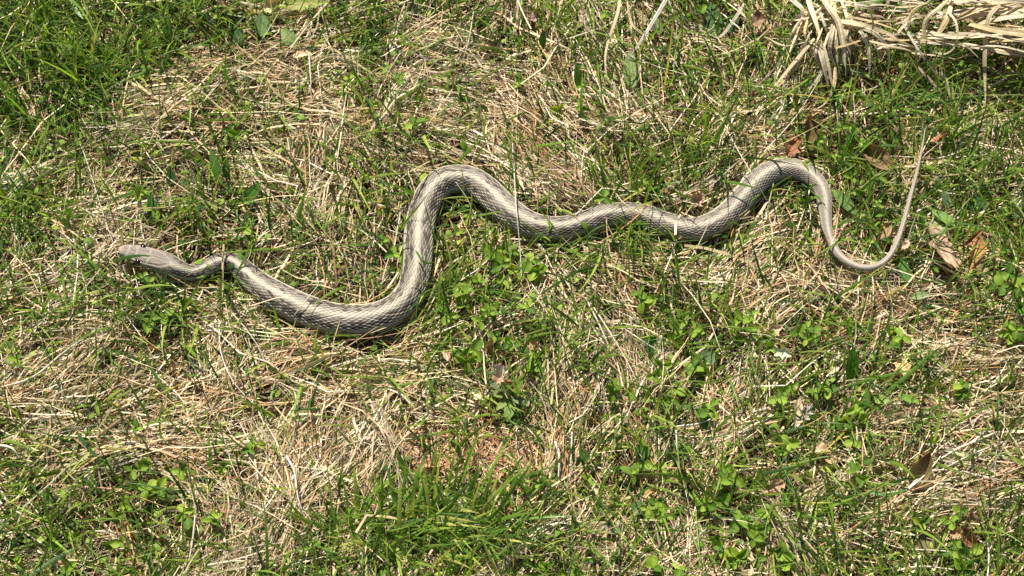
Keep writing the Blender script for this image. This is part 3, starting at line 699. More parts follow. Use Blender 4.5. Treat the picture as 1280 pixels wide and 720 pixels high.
CLOVERS = [
 ('round-leaved clover directly above the top of the snake\'s last bend', [(1021, 178)], 16),
 ('cluster of broad clover leaves between the brown leaf and the tail tip', [(1068, 170), (1052, 160), (1080, 183)], 14),
 ('clover leaf left of the very tip of the snake\'s tail', [(1116, 171)], 14),
 ('low clover inside the curve of the tail', [(1064, 222), (1072, 238)], 11),
 ('small clover left of the thin tail, low in the grass', [(1096, 256), (1085, 300)], 10),
 ('clover in the straw high above the snake\'s tall bend', [(651, 103)], 14),
 ('pair of yellow-green clover leaves in the combed straw above mid body', [(698, 137), (726, 134)], 13),
 ('clover just above the crown of the tall bend', [(583, 187)], 12),
 ('clover at the left end of the combed straw ridge at the top', [(500, 96)], 13),
 ('clover left of the straw ridge, below the top edge', [(436, 98), (466, 132)], 11),
 ('dark clover in shade below the straw ridge', [(516, 155), (530, 150)], 11),
 ('lone clover on the pale straw mat at upper left', [(236, 145)], 13),
 ('clover beside the dark green grass at upper left', [(182, 85), (140, 65)], 11),
 ('clover among green leaves right of the upper left straw mat', [(288, 163), (296, 168)], 13),
 ('bright clover leaf left of the upright stretch of the snake', [(478, 301), (492, 318)], 13),
 ('clover leaves under the arch of the tall bend', [(586, 272), (572, 290)], 11),
 ('large clover right of the upright stretch, below the arch', [(627, 311), (626, 330)], 16),
 ('large dark clover below the dip of the mid body', [(664, 327), (672, 338)], 17),
 ('clover cluster in the dense green patch right of the lower bend', [(578, 368), (598, 352), (625, 352)], 15),
 ('clover hugging the outer side of the lower bend', [(551, 376), (560, 395)], 12),
 ('clover below the dense patch, above the rosette plant', [(623, 386), (660, 385), (600, 402)], 13),
 ('pair of clover leaves left of the rosette plant', [(578, 441), (592, 438)], 15),
 ('clover right of the rosette plant with curled brown leaf', [(672, 446), (664, 462)], 14),
 ('clover above the rosette plant', [(634, 428), (618, 420)], 11),
 ('clover behind the snake where the mid body rises', [(755, 247)], 15),
 ('bright clover in straw below the mid body', [(800, 366), (808, 378)], 15),
 ('big bright clover clump right of the straw fan', [(855, 398), (868, 412), (846, 414)], 15),
 ('clover below the tip of the straw fan', [(769, 482), (785, 491)], 14),
 ('clover just right of the straw fan', [(828, 456), (838, 452)], 13),
 ('clover between the straw fan and the lower centre', [(846, 486), (816, 497)], 13),
 ('clover leaves below the big bright clump', [(878, 458), (864, 446)], 14),
 ('clover beside the bent white straw right of centre', [(888, 508), (880, 515)], 15),
 ('clover tuft right of the big bright clump', [(928, 400), (940, 394)], 14),
 ('clover under the snake\'s last loop, in pale straw', [(962, 420), (948, 425)], 12),
 ('clover left of the upright green leaf', [(1010, 410), (1018, 416)], 13),
 ('bright clover below the bottom of the tail curve', [(1058, 403), (1042, 398)], 12),
 ('clover just above the diagonal green blades at right', [(1112, 418), (1116, 434)], 15),
 ('clover on the combed straw at the right edge', [(1202, 482)], 14),
 ('clover leaves at the right edge above the combed straw', [(1270, 413), (1262, 425), (1274, 384)], 15),
 ('clover at the right edge level with the tan leaf', [(1262, 342), (1274, 360), (1246, 352)], 14),
 ('clover left of the small pale chips', [(979, 490), (972, 498), (990, 484)], 13),
 ('clover between pale chips and the upright green leaf', [(1028, 484), (1018, 492)], 13),
 ('clover below the upright green leaf', [(1068, 512), (1046, 530)], 13),
 ('clover pair above the crinkled tan leaf', [(985, 555), (1066, 552)], 14),
 ('clover just right of the crinkled tan leaf', [(1076, 578), (1080, 600)], 13),
 ('clover beside the long pale straw at lower centre', [(803, 580), (826, 586)], 15),
 ('clover left of the long pale straw, lower down', [(820, 630), (810, 636)], 15),
 ('small clover right of the bare soil', [(680, 600), (734, 600)], 11),
 ('dark clover above the three-leaf row at lower right', [(915, 598), (905, 588)], 15),
 ('row of clover leaves at lower right of centre', [(872, 626), (905, 627), (880, 636)], 15),
 ('pale round clover, the brightest at lower right', [(946, 648), (922, 652)], 17),
 ('clover near the bottom below the round pale one', [(895, 674), (942, 674)], 13),
 ('clover pair near the bottom, right of centre', [(920, 696), (946, 698)], 15),
 ('clover at the bottom edge below the long pale straw', [(816, 710), (850, 712)], 15),
 ('clover at the bottom edge right of the green tuft', [(684, 714)], 15),
 ('clover at the bottom between the tan leaf and the corner', [(968, 688), (978, 706)], 15),
 ('star of bright clover leaves below the curled brown leaf', [(1192, 688), (1212, 690), (1204, 710)], 16),
 ('clover below the olive pointed leaf', [(1200, 640), (1150, 654)], 13),
 ('large clover at lower left, paler than its neighbours', [(184, 612), (200, 612)], 15),
 ('clover above the large lower left one', [(184, 578), (165, 588)], 14),
 ('clover beside a fallen straw at lower left', [(236, 646), (230, 640)], 14),
 ('clover in the dark gap left of the upright straw', [(312, 562), (318, 554)], 14),
 ('clover at the left of the dark gap with lying straw', [(226, 588), (280, 584)], 12),
 ('small clover right of the fallen straw at lower left', [(274, 648), (264, 652)], 13),
 ('clover cluster near the bottom left', [(140, 682), (152, 678), (92, 672)], 12),
 ('clover at the bottom left corner', [(22, 706), (84, 714)], 14),
 ('clover under arching straw at lower left', [(146, 645), (160, 632)], 12),
 ('dark glossy clover below the snake\'s neck', [(206, 396), (188, 404)], 17),
 ('bright clover right under the snake\'s head', [(186, 352), (180, 346)], 10),
 ('clover at the left edge in yellowing grass', [(14, 435), (20, 448)], 13),
 ('small clover in the straw left of the snake\'s lower bend', [(172, 534), (124, 508)], 12),
 ('dark clover above the snake\'s head', [(170, 242), (192, 262)], 13),
 ('clover above the snake\'s first neck bend', [(305, 288), (312, 300)], 11),
 ('clover right of the clover row at mid right', [(1240, 250), (1262, 256)], 11),
 ('clover under the bleached grass clump', [(1074, 120), (1202, 84)], 11),
 ('clover at the top edge right of centre', [(757, 18), (876, 12)], 12),
]
for lab, spots, size in CLOVERS: clover(lab, spots, size)

# ---- broad green leaves (plantain and the like): each leaf a thing of its own
G1, G2, G3, GP = (.07, .155, .025), (.11, .22, .035), (.05, .115, .025), (.23, .28, .12)
BROAD = [
 ((790, 112, 3), (788, 62, 9), 24, 'pale ribbed broad leaf half shaded near the top centre', (.20, .25, .09), 5, .2),
 ((824, 45, 2), (818, 12, 7), 17, 'pale ribbed leaf tip just below the broad white blade', (.22, .26, .10), 4, .3),
 ((895, 48, 1), (889, 2, 5), 24, 'broad dark ribbed leaf at the top edge', (.06, .13, .035), 5, -.3),
 ((906, 42, 1), (926, 12, 4), 15, 'dark green leaf leaning right at the top edge', (.06, .12, .04), 4, .3),
 ((723, 112, 3), (721, 80, 20), 10, 'short upright green leaf in straw above mid body', G2, 0, .1),
 ((678, 60, 3), (679, 38, 16), 10, 'small upright dark leaf near the top centre', G3, 0, .1),
 ((1062, 478, 2), (1069, 437, 22), 16, 'upright oval green leaf right of centre', (.085, .19, .02), 3, .1),
 ((1075, 520, 3), (1086, 488, 12), 17, 'folded green leaf below the upright oval leaf', G2, 0, .5),
 ((1040, 236, 3), (1074, 270, 7), 15, 'pointed ribbed leaf right of the snake\'s last bend', (.14, .23, .06), 4, .15),
 ((1164, 263, 4), (1202, 283, 9), 15, 'striped ribbed leaf above the tan leaf', (.16, .26, .06), 4, -.2),
 ((1166, 270, 2), (1186, 296, 5), 14, 'pale leaf underside tucked under the striped leaf', (.28, .33, .18), 0, .3),
 ((1151, 296, 2), (1153, 260, 18), 9, 'narrow upright green leaf right of the tail', G2, 0, .05),
 ((1122, 322, 2), (1142, 356, 5), 13, 'dark leaf below the end of the tail curve', G1, 3, .2),
 ((1186, 262, 2), (1180, 236, 8), 14, 'grey-green leaf right of the mid tail', (.15, .22, .10), 3, .3),
 ((1205, 258, 1), (1240, 250, 5), 18, 'broad dark leaf in shade at mid right', G3, 3, .2),
 ((300, 258, 2), (326, 228, 8), 17, 'broad green leaf left of the upright straw', G1, 3, .3),
 ((276, 232, 2), (263, 184, 16), 12, 'upright green leaf above the snake\'s neck', G2, 0, .2),
 ((284, 226, 2), (281, 198, 14), 11, 'second upright leaf above the snake\'s neck', G1, 0, -.2),
 ((214, 234, 2), (212, 208, 9), 12, 'dark oval leaf above and right of the snake\'s head', G3, 2, .1),
 ((190, 276, 2), (188, 240, 12), 12, 'tall dark leaf just above the snake\'s head', G3, 2, -.1),
 ((326, 46, 2), (330, 12, 8), 22, 'ribbed green leaf near the top left of centre', (.13, .21, .07), 4, .2),
 ((372, 60, 2), (350, 34, 7), 18, 'pale green leaf near the top left, under straws', (.22, .29, .10), 4, -.3),
 ((300, 56, 1), (290, 28, 6), 18, 'dark broad leaf left of the ribbed pair at top', G3, 3, .1),
 ((345, 6, 3), (410, 2, 9), 20, 'yellow-green leaf lying along the top edge', (.30, .34, .08), 0, .1),
 ((1133, 122, 3), (1126, 95, 14), 11, 'pointed green leaf standing under the bleached grass', (.15, .24, .04), 0, .4),
 ((1138, 118, 4), (1184, 124, 9), 12, 'pointed leaf lying right under the bleached grass', (.13, .20, .05), 0, -.4),
 ((1052, 10, 6), (1112, -4, 14), 18, 'green blade behind the bleached grass at the top edge', (.12, .22, .03), 2, .3),
 ((790, 640, 3), (806, 628, 7), 17, 'ribbed leaf low in the grass at lower centre', (.15, .22, .08), 4, .2),
 ((755, 655, 2), (776, 664, 5), 14, 'grey-green ribbed leaf left of the lower centre clover', (.16, .21, .11), 3, .2),
 ((800, 576, 2), (805, 552, 8), 18, 'glossy ribbed oval leaf at lower centre', (.12, .23, .05), 4, .1),
 ((736, 578, 2), (724, 560, 6), 14, 'dark ribbed leaf right of the bare soil', (.08, .13, .04), 3, .2),
 ((820, 436, 2), (806, 424, 7), 26, 'broad dark leaf right of the straw fan', (.06, .14, .03), 0, .2),
 ((880, 452, 3), (892, 440, 9), 22, 'grey-green striped leaf in the green patch right of centre', (.20, .28, .13), 5, .1),
 ((1004, 530, 2), (1018, 510, 10), 12, 'grey-green upright leaf beside the pale strip', (.13, .2, .07), 0, .3),
 ((1138, 372, 3), (1164, 366, 6), 11, 'pale green leaf lying in the straw below the tail curve', (.22, .29, .11), 3, .1),
 ((1090, 498, 3), (1112, 500, 7), 12, 'pale green leaf by the small tan chip', (.26, .36, .10), 0, .2),
 ((1122, 494, 3), (1152, 502, 7), 9, 'bright green leaf on the straw right of the tan chip', (.17, .29, .04), 0, .2),
 ((70, 628, 2), (48, 612, 7), 8, 'short broad blade at lower left', G2, 0, .2),
 ((510, 598, 3), (497, 566, 16), 9, 'pale green broad blade above the green tuft', (.24, .33, .07), 0, .2),
 ((517, 606, 3), (530, 574, 15), 8, 'yellowish blade above the green tuft beside the soil', (.30, .35, .10), 0, -.2),
]
for b, t, wpx, lab, col, ribs, roll in BROAD:
    leaf('green_leaf', b, t, wpx, lab, 'leaf', 'lance' if ribs else 'lance', M_BROAD, col, roll, group='broad green leaves', ribs=ribs, rib_amt=.28 if ribs else .15, fold=.22, curl=random.uniform(-.18, -.02), nu=10, nv=11 if ribs else 7, wrinkle=.012)

# ---- dead leaves
DEAD = [
 ((1160, 286, 3), (1184, 341, 5), 31, 'large flat tan leaf right of the tail', (.36, .24, .13), (.47, .31, .19), .2, 'torn', .08),
 ((1222, 298, 8), (1210, 344, 6), 17, 'curled yellow-brown leaf right of the tan leaf', (.42, .20, .06), (.45, .33, .07), .5, 'lance', .06),
 ((1226, 344, 3), (1216, 325, 6), 22, 'brown leaf scrap under the curled yellow one', (.34, .22, .10), None, .3, 'torn', .08),
 ((1204, 308, 6), (1226, 288, 8), 8, 'thin red-brown curled strip above the yellow-brown leaf', (.42, .20, .08), None, .6, 'lance', .06),
 ((1010, 186, 3), (1008, 142, 14), 22, 'stiff dark brown leaf standing above the snake\'s last bend', (.15, .13, .03), (.26, .11, .04), .2, 'torn', .03),
 ((985, 196, 2), (996, 172, 5), 22, 'crumpled red-brown leaf left of the standing brown leaf', (.30, .12, .055), None, .3, 'torn', .1),
 ((1080, 186, 4), (1116, 212, 3), 26, 'curled brown leaf in shade left of the tail tip', (.22, .13, .06), (.30, .17, .09), .4, 'oval', .06),
 ((1162, 176, 5), (1184, 168, 7), 10, 'orange-brown scrap beside the tail tip', (.45, .20, .08), None, .3, 'torn', .08),
 ((1137, 608, 3), (1156, 561, 13), 26, 'olive pointed leaf with dark ribs at lower right', (.33, .27, .07), (.22, .12, .05), .25, 'lance', .02),
 ((1217, 682, 5), (1200, 656, 9), 16, 'glossy curled brown leaf at lower right', (.36, .17, .07), (.28, .12, .05), .7, 'lance', .05),
 ((1188, 664, 4), (1203, 668, 8), 14, 'small orange-brown scrap beside the glossy curled leaf', (.40, .24, .11), None, .4, 'torn', .06),
 ((1170, 690, 1), (1148, 668, 5), 28, 'dull olive leaf low in the grass at lower right', (.22, .19, .07), None, .2, 'oval', .06),
 ((1214, 655, 4), (1207, 638, 10), 15, 'brown leaf tip above the glossy curled leaf', (.33, .18, .09), None, .3, 'lance', .06),
 ((1012, 566, 4), (1036, 562, 8), 15, 'crinkled tan leaf in green grass at lower right', (.56, .40, .24), None, .5, 'torn', .1),
 ((1034, 568, 3), (1042, 580, 6), 10, 'small tan scrap touching the crinkled leaf', (.50, .34, .18), None, .4, 'torn', .08),
 ((957, 614, 4), (980, 602, 8), 13, 'tan curled leaf left of the crinkled leaf, lower', (.50, .31, .16), None, .5, 'torn', .1),
 ((1124, 449, 4), (1134, 470, 6), 15, 'yellow-tan leaf scrap above the combed straw', (.66, .48, .20), None, .3, 'torn', .05),
 ((1089, 490, 6), (1097, 480, 7), 8, 'tiny white-tan chip under the upright green leaf', (.70, .58, .42), None, .1, 'torn', .02),
 ((1039, 450, 5), (1048, 440, 6), 11, 'greyish tan chip left of the upright green leaf', (.52, .43, .31), None, .2, 'torn', .04),
 ((1036, 468, 5), (1048, 461, 6), 8, 'yellowish chip below the greyish chip', (.66, .56, .28), None, .2, 'torn', .04),
 ((968, 440, 6), (988, 443, 7), 12, 'white-green chip of leaf in the green patch', (.60, .64, .40), None, .15, 'torn', .03),
 ((960, 418, 5), (976, 408, 7), 12, 'pink-tan leaf scrap below the pale straw', (.58, .40, .24), None, .3, 'torn', .06),
 ((994, 533, 6), (1001, 497, 9), 11, 'pale tan dry strip standing in the lower right green', (.66, .54, .38), (.5, .36, .22), .2, 'torn', .03),
 ((1002, 527, 5), (1010, 506, 8), 13, 'grey dry strip beside the pale tan one', (.42, .37, .32), None, .2, 'torn', .03),
 ((622, 478, 11), (631, 455, 17), 17, 'pinkish white dry leaf over the rosette plant', (.62, .36, .22), (.74, .62, .50), .25, 'torn', .05),
 ((640, 489, 5), (634, 474, 8), 14, 'small rusty leaf behind the rosette plant', (.52, .27, .13), None, .3, 'torn', .06),
 ((613, 442, 5), (616, 424, 14), 10, 'standing brown leaf above the rosette plant', (.36, .18, .07), None, .4, 'torn', .06),
 ((664, 436, 5), (672, 428, 8), 10, 'yellow-tan scrap above right of the rosette plant', (.60, .38, .14), None, .3, 'torn', .05),
 ((558, 440, 6), (560, 452, 8), 10, 'pinkish scrap left of the rosette plant', (.58, .36, .24), None, .3, 'torn', .05),
 ((865, 252, 4), (878, 240, 7), 16, 'brown leaf just above the snake\'s right dip', (.46, .28, .16), None, .3, 'torn', .08),
 ((366, 72, 4), (388, 66, 6), 12, 'pale tan leaf scrap at upper left of centre', (.66, .50, .28), None, .2, 'torn', .04),
 ((322, 14, 4), (348, 6, 7), 16, 'tan dead leaf at the top edge, left', (.52, .40, .20), None, .3, 'torn', .06),
 ((655, 22, 4), (668, 28, 6), 16, 'grey-pink dead leaf at the top edge', (.42, .28, .21), None, .3, 'torn', .08),
 ((940, 30, 4), (958, 24, 8), 22, 'dark brown leaf left of the bleached grass', (.26, .15, .09), None, .3, 'oval', .06),
 ((1064, 28, 8), (1104, 20, 12), 26, 'dull brown broad leaf behind the bleached grass', (.24, .15, .10), None, .2, 'oval', .05),
 ((1098, 300, 3), (1114, 278, 7), 14, 'brown curled leaf inside the tail curve', (.34, .21, .11), None, .5, 'lance', .06),
 ((1126, 312, 6), (1138, 304, 8), 10, 'small tan scrap touching the tail', (.56, .40, .27), None, .3, 'torn', .06),
 ((806, 622, 3), (820, 612, 8), 9, 'yellow curled strip above the lower centre clover', (.66, .50, .20), (.5, .3, .1), .4, 'lance', .04),
 ((530, 582, 1), (552, 578, 3), 16, 'rusty flat leaf on the bare soil', (.52, .28, .15), None, .2, 'torn', .06),
 ((478, 632, 5), (494, 622, 8), 10, 'white-yellow chip at the left of the green tuft', (.80, .76, .52), None, .2, 'torn', .03),
 ((592, 490, 5), (604, 500, 7), 10, 'lemon-yellow leaf scrap left of the rosette plant', (.72, .68, .32), None, .3, 'torn', .05),
]
def drab(c):
    if c is None: return None
    g = .3*c[0]+.6*c[1]+.1*c[2]
    return tuple((k*.9+g*.1)*v for k, v in zip(c, (.98, .98, .95)))
for b, t, wpx, lab, c1, c2, fold, shp, wr in DEAD:
    leaf('dead_leaf', b, t, wpx, lab, 'dead leaf', shp, M_DRYLEAF, drab(c1), random.uniform(-.5, .5), group='dead leaves lying in the grass', col2=drab(c2), ribs=4 if wpx > 20 else 2, rib_amt=.2, fold=fold*1.3, curl=random.uniform(-.15, .2), nu=14, nv=9, wrinkle=wr*1.2, cup=.35)

# ---- rosette weed in the middle
rx, ry, rz = on(640, 497, 0)
ros = link('rosette_weed', None, None, (rx, ry, float(soil_h(rx, ry)))); ros.empty_display_size = .01
tag(ros, 'fuzzy grey-green rosette weed growing left of the bare soil', 'weed')
bpy.context.view_layer.update()
for b, t, wpx, col, roll in [
 ((640, 494, 2), (629, 478, 15), 14, (.25, .29, .10), .2), ((640, 496, 2), (654, 472, 14), 12, (.17, .24, .05), -.4), ((640, 498, 2), (634, 526, 8), 14, (.17, .24, .06), .1),
 ((639, 496, 2), (612, 490, 7), 12, (.2, .24, .08), .3), ((641, 497, 2), (660, 506, 6), 13, (.17, .22, .10), -.3), ((638, 494, 2), (606, 470, 6), 13, (.12, .16, .06), .3),
 ((640, 497, 2), (618, 512, 6), 10, (.24, .30, .08), .2), ((640, 495, 2), (642, 474, 10), 10, (.22, .30, .08), 0), ((641, 498, 2), (652, 520, 5), 10, (.13, .2, .07), -.2)]:
    leaf('leaf', b, t, wpx, None, None, 'lance', M_BROAD, col, roll, parent=ros, fold=.3, curl=-.12, nu=10, nv=7, wrinkle=.02)

# ---- single long straws that lie on or beside the snake
def stalk(label, pts, wpx, col, name='straw_stalk', group='single long straws', flat=False):
    q = [on(px, py, mm*MM) for px, py, mm in pts]
    P = spline(q, 26)
    P2, _ = push_off(P[None], .001); P = P2[0]
    P = np.c_[gsmooth(P, 1.0)]; P2, _ = push_off(P[None], .0007); P = P2[0]
    n = len(P); t = np.linspace(0, 1, n)
    c = np.array(col)[None]*(1+.08*np.sin(t*9+len(label)))[:, None]
    if flat:
        sd = side_of(P[None], (random.uniform(-.6, .6)+t*random.uniform(-.6, .6))[None])
        W = (wpx*.00025*np.clip(np.minimum(t*6+.6, 1)*(1-t**5)+.05, 0, 1))[None]
        me = strip_mesh(name, P[None], W, sd, c[None], M_BLEACH if col[0] > .3 else M_GREEN, fold=.3)
    else: me = tube_data(name, P, wpx*.00018*(1-.5*t**2)*(1+.12*np.sin(t*17+len(label))), M_STRAW, c*.86*(1-.22*np.exp(-((t-random.uniform(.3, .7))/.03)**2))[:, None])
    return tag(link(name, me), label, 'straw' if name == 'straw_stalk' else 'grass shoot', group)
PALE, TANC, ORG = (.74, .64, .46), (.62, .47, .29), (.56, .33, .13)
for a in [
 ('long pale straw crossing the neck of grass left of the snake\'s head', [(100, 180, 8), (107, 197, 9), (125, 255, 8), (140, 300, 7), (157, 342, 3)], 2.2, (.66, .58, .44)),
 ('straw slanting down right above the snake\'s head', [(100, 246, 6), (150, 268, 7), (217, 296, 4)], 2, TANC),
 ('thin straw dropping to the top of the snake\'s head', [(120, 268, 6), (170, 280, 7), (222, 294, 3)], 1.8, TANC),
 ('bright curved straw under the snake\'s chin', [(160, 354, 4), (178, 345, 6), (200, 340, 5)], 3, (.82, .75, .6)),
 ('white vertical straw hanging over the snake below the arch', [(641, 180, 8), (644, 240, 13), (646, 268, 17), (650, 310, 8), (652, 352, 4)], 2.4, (.80, .70, .56)),
 ('thin straw curling over the inside of the arch', [(570, 228, 18), (586, 252, 12), (598, 282, 5)], 1.8, PALE),
 ('orange blade lying across the snake\'s mid body', [(752, 302, 5), (780, 284, 14), (806, 262, 17), (815, 254, 15)], 3, ORG),
 ('pale straw lying along the top of the mid body', [(770, 242, 10), (780, 254, 17), (800, 266, 18), (824, 278, 17)], 2, (.70, .60, .42)),
 ('straw standing over the snake at its right dip', [(852, 340, 4), (872, 308, 10), (890, 270, 18)], 2.2, PALE),
 ('long straw crossing the snake before its last bend', [(902, 148, 8), (918, 180, 13), (940, 218, 20), (958, 250, 8)], 2.2, PALE),
 ('thin straw rising from the last bend to the bleached grass', [(955, 190, 8), (990, 152, 12), (1012, 120, 14), (1030, 88, 14)], 2.2, (.76, .67, .5)),
 ('straw crossing the upper back of the snake\'s lower bend', [(368, 394, 10), (382, 376, 17), (398, 356, 10)], 2, PALE),
 ('orange straw poking under the belly of the lower bend', [(386, 462, 5), (430, 436, 7), (472, 408, 11)], 2, (.62, .42, .22)),
 ('reddish straw lying right below the lower bend', [(428, 426, 4), (480, 420, 5), (534, 408, 4)], 1.8, (.52, .28, .15)),
 ('straw slanting below the right end of the lower bend', [(545, 428, 4), (530, 440, 5), (518, 458, 3)], 2, PALE),
 ('thick straw in front of the fan below mid body', [(732, 372, 8), (752, 412, 10), (770, 456, 5)], 3, (.80, .68, .5)),
 ('longest straw of the fan below mid body', [(738, 378, 8), (765, 420, 10), (788, 460, 8), (801, 489, 4)], 3, (.78, .66, .48)),
 ('straw of the fan pointing right', [(782, 412, 6), (812, 432, 8), (848, 452, 4)], 2.2, PALE),
 ('long straw sloping down right of the fan', [(848, 376, 5), (900, 392, 8), (952, 436, 4)], 2.2, TANC),
 ('bent white straw with kinked tip right of centre', [(846, 533, 5), (870, 530, 6), (888, 524, 7), (898, 514, 7)], 3, (.84, .77, .64)),
 ('orange tipped blade above the bent white straw', [(832, 536, 4), (864, 510, 8), (890, 500, 10)], 2.6, (.55, .45, .2)),
 ('long pale straw running down the lower centre', [(845, 538, 8), (848, 578, 9), (856, 610, 8), (863, 640, 4)], 2.6, (.78, .68, .52)),
 ('thin upright pale straw right of the bare soil', [(715, 540, 8), (714, 570, 9), (712, 600, 4)], 2.6, (.82, .72, .56)),
 ('thick bright straw left of the thin upright one', [(694, 552, 6), (699, 570, 8), (698, 596, 4)], 5, (.84, .74, .58)),
 ('white curved straw on the straw mat at left', [(274, 400, 6), (276, 440, 8), (292, 478, 9), (322, 510, 4)], 2.4, (.84, .76, .62)),
 ('long straw slanting across the left edge', [(-8, 462, 5), (40, 415, 8), (95, 358, 6)], 3, (.66, .53, .36)),
 ('heavy combed straw at the left edge', [(-6, 486, 6), (40, 472, 8), (80, 440, 9), (120, 412, 5)], 4, (.72, .62, .46)),
 ('pale straws end at bottom left of centre', [(244, 644, 9), (240, 680, 9), (232, 722, 5)], 3, (.78, .68, .52)),
 ('thin upright straw at lower left', [(236, 590, 8), (241, 620, 9), (246, 648, 5)], 2, PALE),
 ('kinked pale straw beside the clover in the dark gap', [(322, 590, 7), (306, 600, 8), (300, 592, 8), (312, 584, 7)], 2.4, (.72, .6, .42)),
 ('thick bleached strip below the upright straw', [(358, 570, 8), (368, 590, 9), (372, 620, 8), (380, 645, 4)], 3.4, (.84, .76, .64)),
 ('pale straw crossing from the left edge at lower left', [(0, 610, 6), (12, 632, 7), (30, 652, 5)], 2.8, (.76, .66, .5)),
 ('arched pale straw above bottom left clover', [(110, 664, 5), (140, 666, 8), (172, 686, 4)], 2.4, (.76, .68, .5)),
 ('straw sloping through the middle of the lower right', [(1068, 660, 5), (1120, 684, 8), (1190, 690, 8), (1222, 706, 5)], 2.8, (.74, .64, .42)),
 ('white kinked straw beside the olive pointed leaf', [(1130, 616, 6), (1158, 592, 9), (1176, 570, 7)], 3.2, (.84, .76, .62)),
 ('pale straw reaching right from the olive pointed leaf', [(1118, 628, 5), (1160, 590, 8), (1210, 590, 6)], 2.4, (.78, .70, .55)),
 ('pale upright straw at the bottom right', [(1235, 676, 8), (1236, 700, 8), (1234, 725, 5)], 3, (.84, .78, .68)),
 ('thick straw slanting at the right below the combed mat', [(1176, 588, 5), (1215, 568, 8), (1254, 552, 6)], 3, (.70, .60, .46)),
 ('frayed straw bundle tip at the bottom right', [(1120, 714, 6), (1150, 708, 8), (1192, 712, 6)], 4, (.72, .60, .42)),
 ('long straw rising right of the tail', [(1104, 232, 6), (1130, 215, 8), (1170, 182, 8), (1188, 168, 5)], 2, TANC),
 ('thin straw hanging from the hanging blade by the tail tip', [(1045, 128, 10), (1047, 150, 9), (1050, 174, 4)], 2, PALE),
 ('straw below the tan leaf and the tail curve', [(1142, 360, 4), (1160, 336, 8), (1168, 312, 11), (1164, 296, 8)], 2, (.76, .7, .52)),
 ('hooked pale straw at the lower left edge', [(-4, 556, 6), (14, 560, 9), (24, 572, 6)], 5, (.80, .72, .54)),
 ('thin straw arching in the dark green at upper left', [(62, 26, 12), (46, 46, 14), (46, 62, 13), (58, 90, 6)], 2.4, (.72, .66, .48)),
 ('pale vertical straw on the straw left of the tall bend', [(386, 66, 8), (388, 95, 10), (389, 124, 5)], 2.6, (.80, .72, .56)),
 ('long straw hanging down at the top of the straw ridge', [(592, 14, 10), (586, 50, 11), (576, 84, 6)], 2, PALE),
]: stalk(*a)
for a in [
 ('dark green blade slanting on the straw mat at left', [(182, 446, 14), (195, 470, 10), (218, 504, 4)], 4, (.10, .18, .03)),
 ('tall green blade over the combed straw at right', [(1104, 494, 4), (1140, 464, 12), (1180, 430, 18)], 4.5, (.11, .22, .03)),
 ('long green blade lying right of the upright oval leaf', [(1052, 486, 6), (1090, 474, 10), (1140, 462, 8)], 4, (.14, .26, .05)),
 ('green blade crossing the top left tuft', [(150, 36, 6), (172, 26, 12), (196, 14, 16)], 5, (.19, .31, .12)),
 ('pale green blade in the top left grass', [(88, -4, 6), (96, 14, 12), (104, 24, 14)], 5, (.24, .36, .18)),
 ('dark blade at lower left above the bottom edge', [(98, 544, 14), (118, 568, 10), (145, 588, 6)], 4.5, (.07, .16, .05)),
 ('broad pale blade along the bottom left', [(34, 724, 6), (64, 702, 10), (98, 684, 12)], 5, (.26, .36, .15)),
 ('green blade lying across the snake\'s right shoulder', [(900, 226, 10), (922, 229, 19), (948, 236, 15)], 3, (.15, .28, .04)),
 ('green blade over the snake\'s lower corner', [(520, 314, 18), (530, 328, 17), (545, 328, 8)], 2.6, (.13, .25, .04)),
 ('bowed green blade at lower right', [(1082, 614, 6), (1110, 618, 9), (1140, 610, 6)], 4, (.09, .2, .04)),
 ('green blade pointing to the top edge above mid body', [(728, 150, 4), (726, 124, 12), (728, 90, 20)], 4, (.12, .24, .03)),
]: stalk(*a, name='grass_shoot', group='single green blades', flat=True)

# ---- bleached broad dead grass at the top right
def wide_blade(P, W, side, c, fold, cols=9):
    T = np.gradient(P, axis=0); nrm = np.cross(T, side); nrm /= np.linalg.norm(nrm, axis=1, keepdims=True)+1e-12
    v = np.linspace(-1, 1, cols); n = len(P)
    rel = fold*np.abs(v) + np.array([random.gauss(0, .09) for _ in v])          # channelled, ribbed cross-section
    tn = np.array([random.choice((.6, .82, 1, 1.08, 1.14)) for _ in v])
    V = P[:, None]+side[:, None]*(W[:, None]*v[None])[..., None]+nrm[:, None]*(W[:, None]*rel[None])[..., None]
    i = (np.arange(n-1)[:, None]*cols+np.arange(cols-1)[None]).ravel()
    C = c[:, None]*tn[None, :, None]
    return mesh_np('blade', V.reshape(-1, 3), np.stack([i, i+1, i+cols+1, i+cols], 1), M_BLEACH, np.clip(C, 0, .9).reshape(-1, 3), smooth=False)
